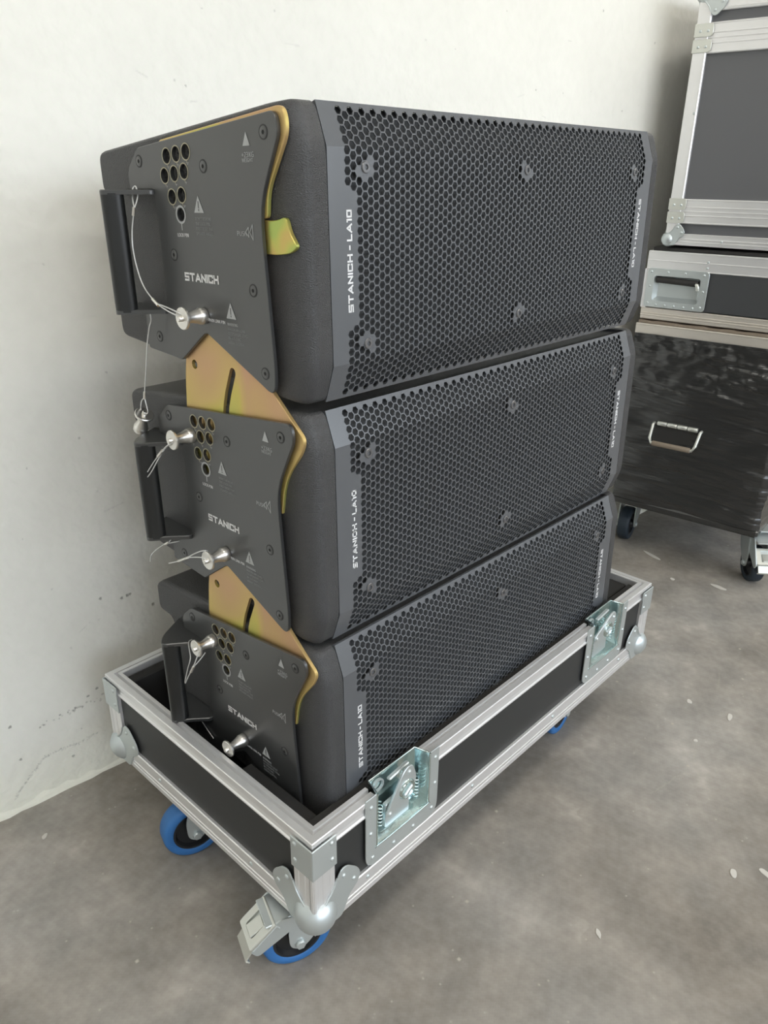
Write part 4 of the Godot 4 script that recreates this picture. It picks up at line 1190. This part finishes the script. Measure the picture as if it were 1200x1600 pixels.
func background(bg: Transform3D) -> void:
	rng.seed = 5
	# bottom: trunk on casters wrapped in black film
	var t := thing("wrapped_trunk", "trunk on casters wrapped in shiny black film, at the bottom of the rear stack", "trunk", bg)
	part("dolly_board", boxm(Vector3(0.400, 0.022, 0.390), 0.005), M.wrap, t, at(-0.192, 0.158, -0.187))
	part("trunk_body", boxm(Vector3(0.384, 0.460, 0.370), 0.004), M.panel, t, at(-0.194, 0.3990, -0.187))
	part("trunk_body", boxm(Vector3(0.255, 0.460, 0.420), 0.004), M.panel, t, at(-0.1295, 0.3990, -0.575))
	part("dolly_board", boxm(Vector3(0.265, 0.022, 0.420), 0.005), M.wrap, t, at(-0.1250, 0.158, -0.575))
	# the film: a sheet round front and right side, creased mostly lengthwise
	var f1 := FastNoiseLite.new(); f1.seed = 9; f1.frequency = 1.0; f1.fractal_octaves = 3; f1.fractal_type = FastNoiseLite.FRACTAL_RIDGED
	var f2 := FastNoiseLite.new(); f2.seed = 12; f2.frequency = 1.0; f2.fractal_octaves = 2
	var film := MB.new()
	var nu := 200
	var nv := 130
	var at_uv := func(i: int, j: int) -> Vector3:
		var s := -0.386 + 1.170 * i / nu
		var y := 0.167 + 0.464 * j / nv
		var tilt := s * 0.30
		var h := 0.0036 * f1.get_noise_2d(s * 2.2 + y * 2.0, (y + tilt * 0.4) * 24.0) + 0.0050 * f2.get_noise_2d(s * 5.0 + 40.0, y * 9.0)
		h += 0.0050 * f1.get_noise_2d(s * 7.0 + y * 9.0 + 90.0, y * 5.0 - s * 6.0) * clampf((y - 0.45) / 0.1, 0, 1)
		h += 0.006
		if s <= 0.0: return Vector3(s, y, h)
		return Vector3(h, y, -s)
	var nrm := func(i: int, j: int) -> Vector3:
		var a: Vector3 = at_uv.call(mini(i + 1, nu), j) - at_uv.call(maxi(i - 1, 0), j)
		var c: Vector3 = at_uv.call(i, mini(j + 1, nv)) - at_uv.call(i, maxi(j - 1, 0))
		return a.cross(c).normalized()
	var pos: Array[Vector3] = []
	var nor: Array[Vector3] = []
	for j in nv + 1:
		for i in nu + 1:
			pos.append(at_uv.call(i, j)); nor.append(nrm.call(i, j))
	for j in nv:
		for i in nu:
			var k := j * (nu + 1) + i
			film.q4(pos[k], pos[k + 1], pos[k + nu + 2], pos[k + nu + 1], nor[k], nor[k + 1], nor[k + nu + 2], nor[k + nu + 1])
	part("film", film.mesh(), M.wrap, t)
	edge_bar(t, "top_extrusion", -0.390, 0.005, 0.6290, 0.6560, M.alu_warm, [0.92], 0.006)
	part("lid", boxm(Vector3(0.384, 0.022, 0.370), 0.003), M.alu_warm, t, at(-0.192, 0.6405, -0.186))
	# surface handle
	var h := Node3D.new()
	h.name = "handle"; h.position = Vector3(-0.237, 0.397, 0.008)
	t.add_child(h, true)
	var b := MB.new()
	var arc := [Vector3(-0.062, 0.004, 0.0), Vector3(-0.062, 0.002, 0.012), Vector3(-0.060, -0.030, 0.030), Vector3(-0.054, -0.042, 0.034), Vector3(0.054, -0.042, 0.034), Vector3(0.060, -0.030, 0.030), Vector3(0.062, 0.002, 0.012), Vector3(0.062, 0.004, 0.0)]
	b.tube(arc, 0.0040, 8)
	part("bail", b.mesh(), M.zinc_pale, h)
	part("grip", lathem([0, -0.050, 0.0062, -0.050, 0.0068, -0.048, 0.0068, 0.048, 0.0062, 0.050, 0, 0.050], 14), M.wood, h, Transform3D(Basis(Vector3.BACK, PI / 2), Vector3(0, -0.042, 0.034)))
	part("handle_plate", boxm(Vector3(0.120, 0.052, 0.003), 0.001), M.gap, h, at(0, -0.020, 0.0005))
	for i in 4:
		part("hinge_knuckle", lathem([0, -0.0125, 0.005, -0.0125, 0.006, -0.011, 0.006, 0.011, 0.005, 0.0125, 0, 0.0125], 14), M.zinc_pale, h, Transform3D(Basis(Vector3.BACK, PI / 2), Vector3(-0.040 + i * 0.0268, 0.006, 0.006)))
	for e: Array in [[Vector3(-0.018, 0.147, -0.088), Vector3(0.55, 0, 0.83), true], [Vector3(-0.372, 0.147, -0.130), Vector3(0.1, 0, 1), false], [Vector3(-0.050, 0.147, -0.700), Vector3(0.5, 0, 1), false], [Vector3(-0.215, 0.147, -0.700), Vector3(0.2, 0, 1), false]]:
		caster(t, e[0], e[1], e[2], M.tyre_dark, 0.147)
	# the plank between
	b = MB.new()
	var top := []
	for i in 41:
		top.append(Vector2(-0.385 + 0.665 * i / 40.0, rng.randf_range(-0.0012, 0.0012)))
	var pl := PackedVector2Array()
	for q: Vector2 in top: pl.append(Vector2(q.x, 0.0060 + q.y))
	pl.append(Vector2(0.28, 0.0)); pl.append(Vector2(-0.385, 0.0))
	b.prism(pl, 0.36, at(0, 0, -0.36), 0.0)
	one(b.mesh(), "plank", M.wood, "thin brown board lying on the wrapped trunk under the handled case", "board", "", bg * at(0, 0.6570, 0.002))
	# middle: shallow case with a recessed handle
	t = thing("road_case", "shallow black aluminium edged case with recessed handle, middle of the rear stack", "flight case", bg * at(0, 0.6665, 0))
	var cx := -0.040
	b = MB.new()
	b.box(at(cx, 0.0855, -0.1880), Vector3(0.680, 0.165, 0.350))
	b.box(at(cx, 0.0160, -0.008), Vector3(0.680, 0.026, 0.012))
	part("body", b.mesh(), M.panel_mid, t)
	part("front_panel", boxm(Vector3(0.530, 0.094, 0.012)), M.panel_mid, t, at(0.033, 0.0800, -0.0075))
	part("front_panel", boxm(Vector3(0.010, 0.094, 0.012)), M.panel_mid, t, at(-0.377, 0.0800, -0.0075))
	edge_bar(t, "bottom_extrusion", -0.385, 0.305, 0.0005, 0.0300, M.alu_warm, [0.35, 0.55, 0.94])
	edge_bar(t, "rim_extrusion", -0.385, 0.305, 0.1240, 0.1690, M.alu, [0.05, 0.5, 0.95])
	edge_bar(t, "corner_extrusion", -0.387, -0.373, 0.028, 0.126, M.alu, [0.1, 0.9])
	edge_bar(t, "corner_extrusion", 0.290, 0.306, 0.028, 0.126, M.alu, [0.1, 0.9])
	part("gasket", boxm(Vector3(0.676, 0.009, 0.350), 0.002), M.gap, t, at(cx, 0.1735, -0.184))
	var fr := pierced(rounded(poly([-0.077, -0.048, 0.077, -0.048, 0.077, 0.048, -0.077, 0.048]), 0.010, 5), [rounded(poly([-0.058, -0.032, 0.058, -0.032, 0.058, 0.030, -0.058, 0.030]), 0.008, 5)], 0.0022, 0.0006)
	var d := Node3D.new()
	d.name = "handle_dish"; d.position = Vector3(-0.302, 0.0800, 0.0012)
	t.add_child(d, true)
	part("dish_flange", fr, M.zinc, d)
	b = MB.new()
	var q0: Array[Vector3] = [Vector3(-0.058, -0.032, 0.001), Vector3(0.058, -0.032, 0.001), Vector3(0.058, 0.030, 0.001), Vector3(-0.058, 0.030, 0.001)]
	var q1: Array[Vector3] = [Vector3(-0.050, -0.022, -0.0125), Vector3(0.050, -0.022, -0.0125), Vector3(0.050, 0.026, -0.0125), Vector3(-0.050, 0.026, -0.0125)]
	for i in 4:
		var j := (i + 1) % 4
		var mid := (q0[i] + q0[j]) * 0.5
		b.q(q0[i], q0[j], q1[j], q1[i], (Vector3(-mid.x, -mid.y, 0).normalized() * 0.7 + Vector3.BACK * 0.5).normalized())
	b.q(q1[0], q1[1], q1[2], q1[3], Vector3.BACK)
	part("dish_tray", b.mesh(), M.zinc, d)
	b = MB.new()
	b.tube([Vector3(-0.052, 0.020, -0.004), Vector3(0.052, 0.017, -0.004)], 0.0075, 12)
	part("grip", b.mesh(), M.gap, d)
	b = MB.new()
	b.tube(spline([Vector3(0.046, 0.018, -0.002), Vector3(0.052, 0.012, 0.002), Vector3(0.054, 0.002, 0.001)], 4), 0.0045, 8)
	part("bail", b.mesh(), M.zinc_pale, d)
	for p: Vector2 in [Vector2(-0.067, 0.039), Vector2(-0.025, 0.040), Vector2(0.018, 0.040), Vector2(0.064, 0.039), Vector2(-0.067, 0.004), Vector2(0.067, 0.000), Vector2(-0.067, -0.038), Vector2(-0.045, -0.041), Vector2(-0.022, -0.041), Vector2(0.001, -0.041), Vector2(0.025, -0.041), Vector2(0.048, -0.041), Vector2(0.066, -0.038)]:
		rivet(d, Vector3(p.x, p.y, 0.0022), Vector3.BACK, 0.0030)
	for y: float in [0.150, 0.136]: rivet(t, Vector3(-0.234, y, 0.0015), Vector3.BACK, 0.003)
	# top: tall lidded case
	t = thing("road_case", "tall black case with aluminium edges and steel corners on top of the rear stack", "flight case", bg * at(0, 0.8515, 0))
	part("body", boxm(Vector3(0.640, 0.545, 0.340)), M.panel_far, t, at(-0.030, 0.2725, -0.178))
	for e: Array in [[0.0, 0.0270, [0.3, 0.55, 0.94]], [0.0500, 0.1060, [0.04, 0.33, 0.5, 0.67, 0.96]], [0.4100, 0.4710, [0.04, 0.33, 0.5, 0.67, 0.96]], [0.4920, 0.5450, [0.1, 0.5, 0.9]]]:
		edge_bar(t, "edge_extrusion", -0.347, 0.290, e[0], e[1], M.alu, e[2])
	edge_bar(t, "corner_extrusion", -0.3495, -0.3190, 0.002, 0.543, M.alu, [0.92], 0.0012)
	edge_bar(t, "corner_extrusion", 0.262, 0.2925, 0.002, 0.543, M.alu, [0.08], 0.0012)
	edge_bar(t, "side_extrusion", -0.3500, -0.3460, 0.002, 0.543, M.alu, [0.5], -0.001, 0.03)
	for y: float in [0.0640, 0.0940, 0.4250, 0.4560]:
		part("corner_bracket", prismm(rounded(poly([-0.022, -0.013, 0.020, -0.013, 0.020, 0.013, -0.022, 0.013]), [0.0, 0.008, 0.008, 0.0], 4), 0.0016, 0.0005), M.zinc_pale, t, at(-0.3290, y, 0.0022))
		for x: float in [-0.338, -0.321]: rivet(t, Vector3(x, y - 0.002, 0.0036), Vector3.BACK, 0.003)
	rivet(t, Vector3(-0.3240, 0.290, 0.0022), Vector3.BACK, 0.003)
	rivet(t, Vector3(-0.2120, 0.0130, 0.0012), Vector3.BACK, 0.003)
	ball_corner(t, Vector3(-0.3500, 0.0005, 0.0010), Vector3.RIGHT, Vector3.FORWARD, 1.0, 0.62)
	ball_corner(t, Vector3(-0.3500, 0.5455, 0.0010), Vector3.RIGHT, Vector3.FORWARD, -1.0, 0.80)

# ---------------------------------------------------------------- chips of paint and plaster on the floor
func chips() -> void:
	rng.seed = 11
	for e: Array in CHIPS:
		var p := PackedVector2Array()
		var k := 9
		for i in k:
			p.append(Vector2.from_angle(TAU * i / k) * rng.randf_range(0.6, 1.1) * Vector2(e[2], e[3]))
		p = rounded(p, 0.004, 2)
		one(prismm(p, 0.0012, 0.0004), "paint_chip", M.paint_chip, e[5], "debris", "pale chips on the floor", Transform3D(Basis(Vector3.UP, e[4]) * Basis(Vector3.RIGHT, -PI / 2), Vector3(e[0], 0.0, e[1])))
const CHIPS := [
	[1.549, -0.268, 0.040, 0.008, 1.2, "long thin pale flake on the floor beyond the flight case's far corner"],
	[1.500, -0.060, 0.026, 0.010, 1.5, "large pale scrape on the floor in front of the wrapped trunk's braked wheel"],
	[1.456, -0.166, 0.008, 0.007, 0.3, "small round pale spot on the floor near the flight case's far rim corner"],
	[0.966, 0.091, 0.010, 0.007, 0.7, "oval pale chip on open floor right of the far ball corner, nearest to it"],
	[0.973, 0.172, 0.016, 0.006, 0.2, "flat wide pale flake at the right, beside the oval chip on open floor"],
	[0.856, 0.151, 0.006, 0.005, 0.0, "tiny white dot chip on the floor right of the far blue wheel"],
	[0.347, 0.222, 0.009, 0.004, 0.9, "angular pale chip lowest in the open foreground floor"],
	[0.590, 0.324, 0.010, 0.006, 0.4, "small pale chip on the foreground floor, second from the right edge"],
	[0.626, 0.359, 0.012, 0.008, 1.1, "pale flake cut by the right edge of the picture on the foreground floor"],
	[-0.126, -0.529, 0.007, 0.005, 0.5, "white oval chip on the floor close to the white wall"],
]


# ---------------------------------------------------------------- build
func _ready() -> void:
	var cam := Camera3D.new()
	cam.name = "camera"; cam.fov = 67.389; cam.near = 0.05; cam.far = 60.0
	cam.transform = Transform3D(Basis.from_euler(Vector3(-0.4156, -0.8207, 0.0119)), Vector3(-0.4363, 1.0067, 0.5163))
	add_child(cam)
	cam.current = true
	var env := Environment.new()
	env.background_mode = Environment.BG_SKY
	var sky := Sky.new()
	var sm := ProceduralSkyMaterial.new()
	sm.sky_top_color = Color(0.78, 0.83, 0.89); sm.sky_horizon_color = Color(0.93, 0.945, 0.96)
	sm.ground_bottom_color = Color(0.45, 0.44, 0.42); sm.ground_horizon_color = Color(0.62, 0.61, 0.59)
	sm.sun_angle_max = 1.0
	sky.sky_material = sm
	env.sky = sky
	env.background_energy_multiplier = 7.2
	env.tonemap_mode = Environment.TONE_MAPPER_LINEAR
	env.tonemap_exposure = 0.92
	env.sdfgi_enabled = true; env.ssao_enabled = true; env.ssil_enabled = true
	var we := WorldEnvironment.new()
	we.name = "world_environment"; we.environment = env
	add_child(we)
	make_materials()
	rivet_mesh = lathem([0.0036, 0.0, 0.0033, 0.0006, 0.0024, 0.0016, 0.0011, 0.0021, 0, 0.0022], 10, 0.3)
	var rx := Transform3D(Basis(Vector3.UP, -0.0898), Vector3(0, 0, -0.602))
	ceiling_lamp(rx * at(-1.3, ROOM_H, 1.5), Vector2(1.5, 0.5), 1.6, "above the left of the speaker stack")
	ceiling_lamp(rx * at(1.1, ROOM_H, 1.5), Vector2(1.5, 0.5), 1.6, "above the right of the speaker stack")
	ceiling_lamp(rx * at(3.5, ROOM_H, 1.0), Vector2(1.5, 0.5), 2.6, "over the far side of the stacked cases")
	ceiling_lamp(rx * at(-0.6, ROOM_H, 3.8), Vector2(1.5, 0.5), 2.0, "in the half nearer the long window, left")
	ceiling_lamp(rx * at(2.4, ROOM_H, 3.8), Vector2(1.5, 0.5), 2.0, "in the half nearer the long window, right")
	room(rx)
	make_speaker_parts()
	var sx := []
	for e: Array in [[0.0929, 0.9273, -0.0514, -0.0249, -0.0008], [0.0914, 0.6376, -0.0455, -0.0178, -0.0050], [0.0886, 0.3522, -0.0341, -0.0200, -0.0041]]:
		sx.append(Transform3D(Basis.from_euler(Vector3(e[3], e[4], 0)), Vector3(e[0], e[1], e[2])))
	flight_case()
	speaker(0, "topmost black loudspeaker of the stack, its yellow release lever showing at the side", sx[0])
	speaker(1, "middle black loudspeaker of the stack, gold link plate raised to the top one", sx[1])
	speaker(2, "lowest black loudspeaker, standing in the open flight case", sx[2])
	pins(sx)
	background(Transform3D(Basis(Vector3(0.0864, 0, 0.9963), Vector3.UP, Vector3(-0.9963, 0, 0.0864)), Vector3(1.548, 0, -0.012)))
	chips()
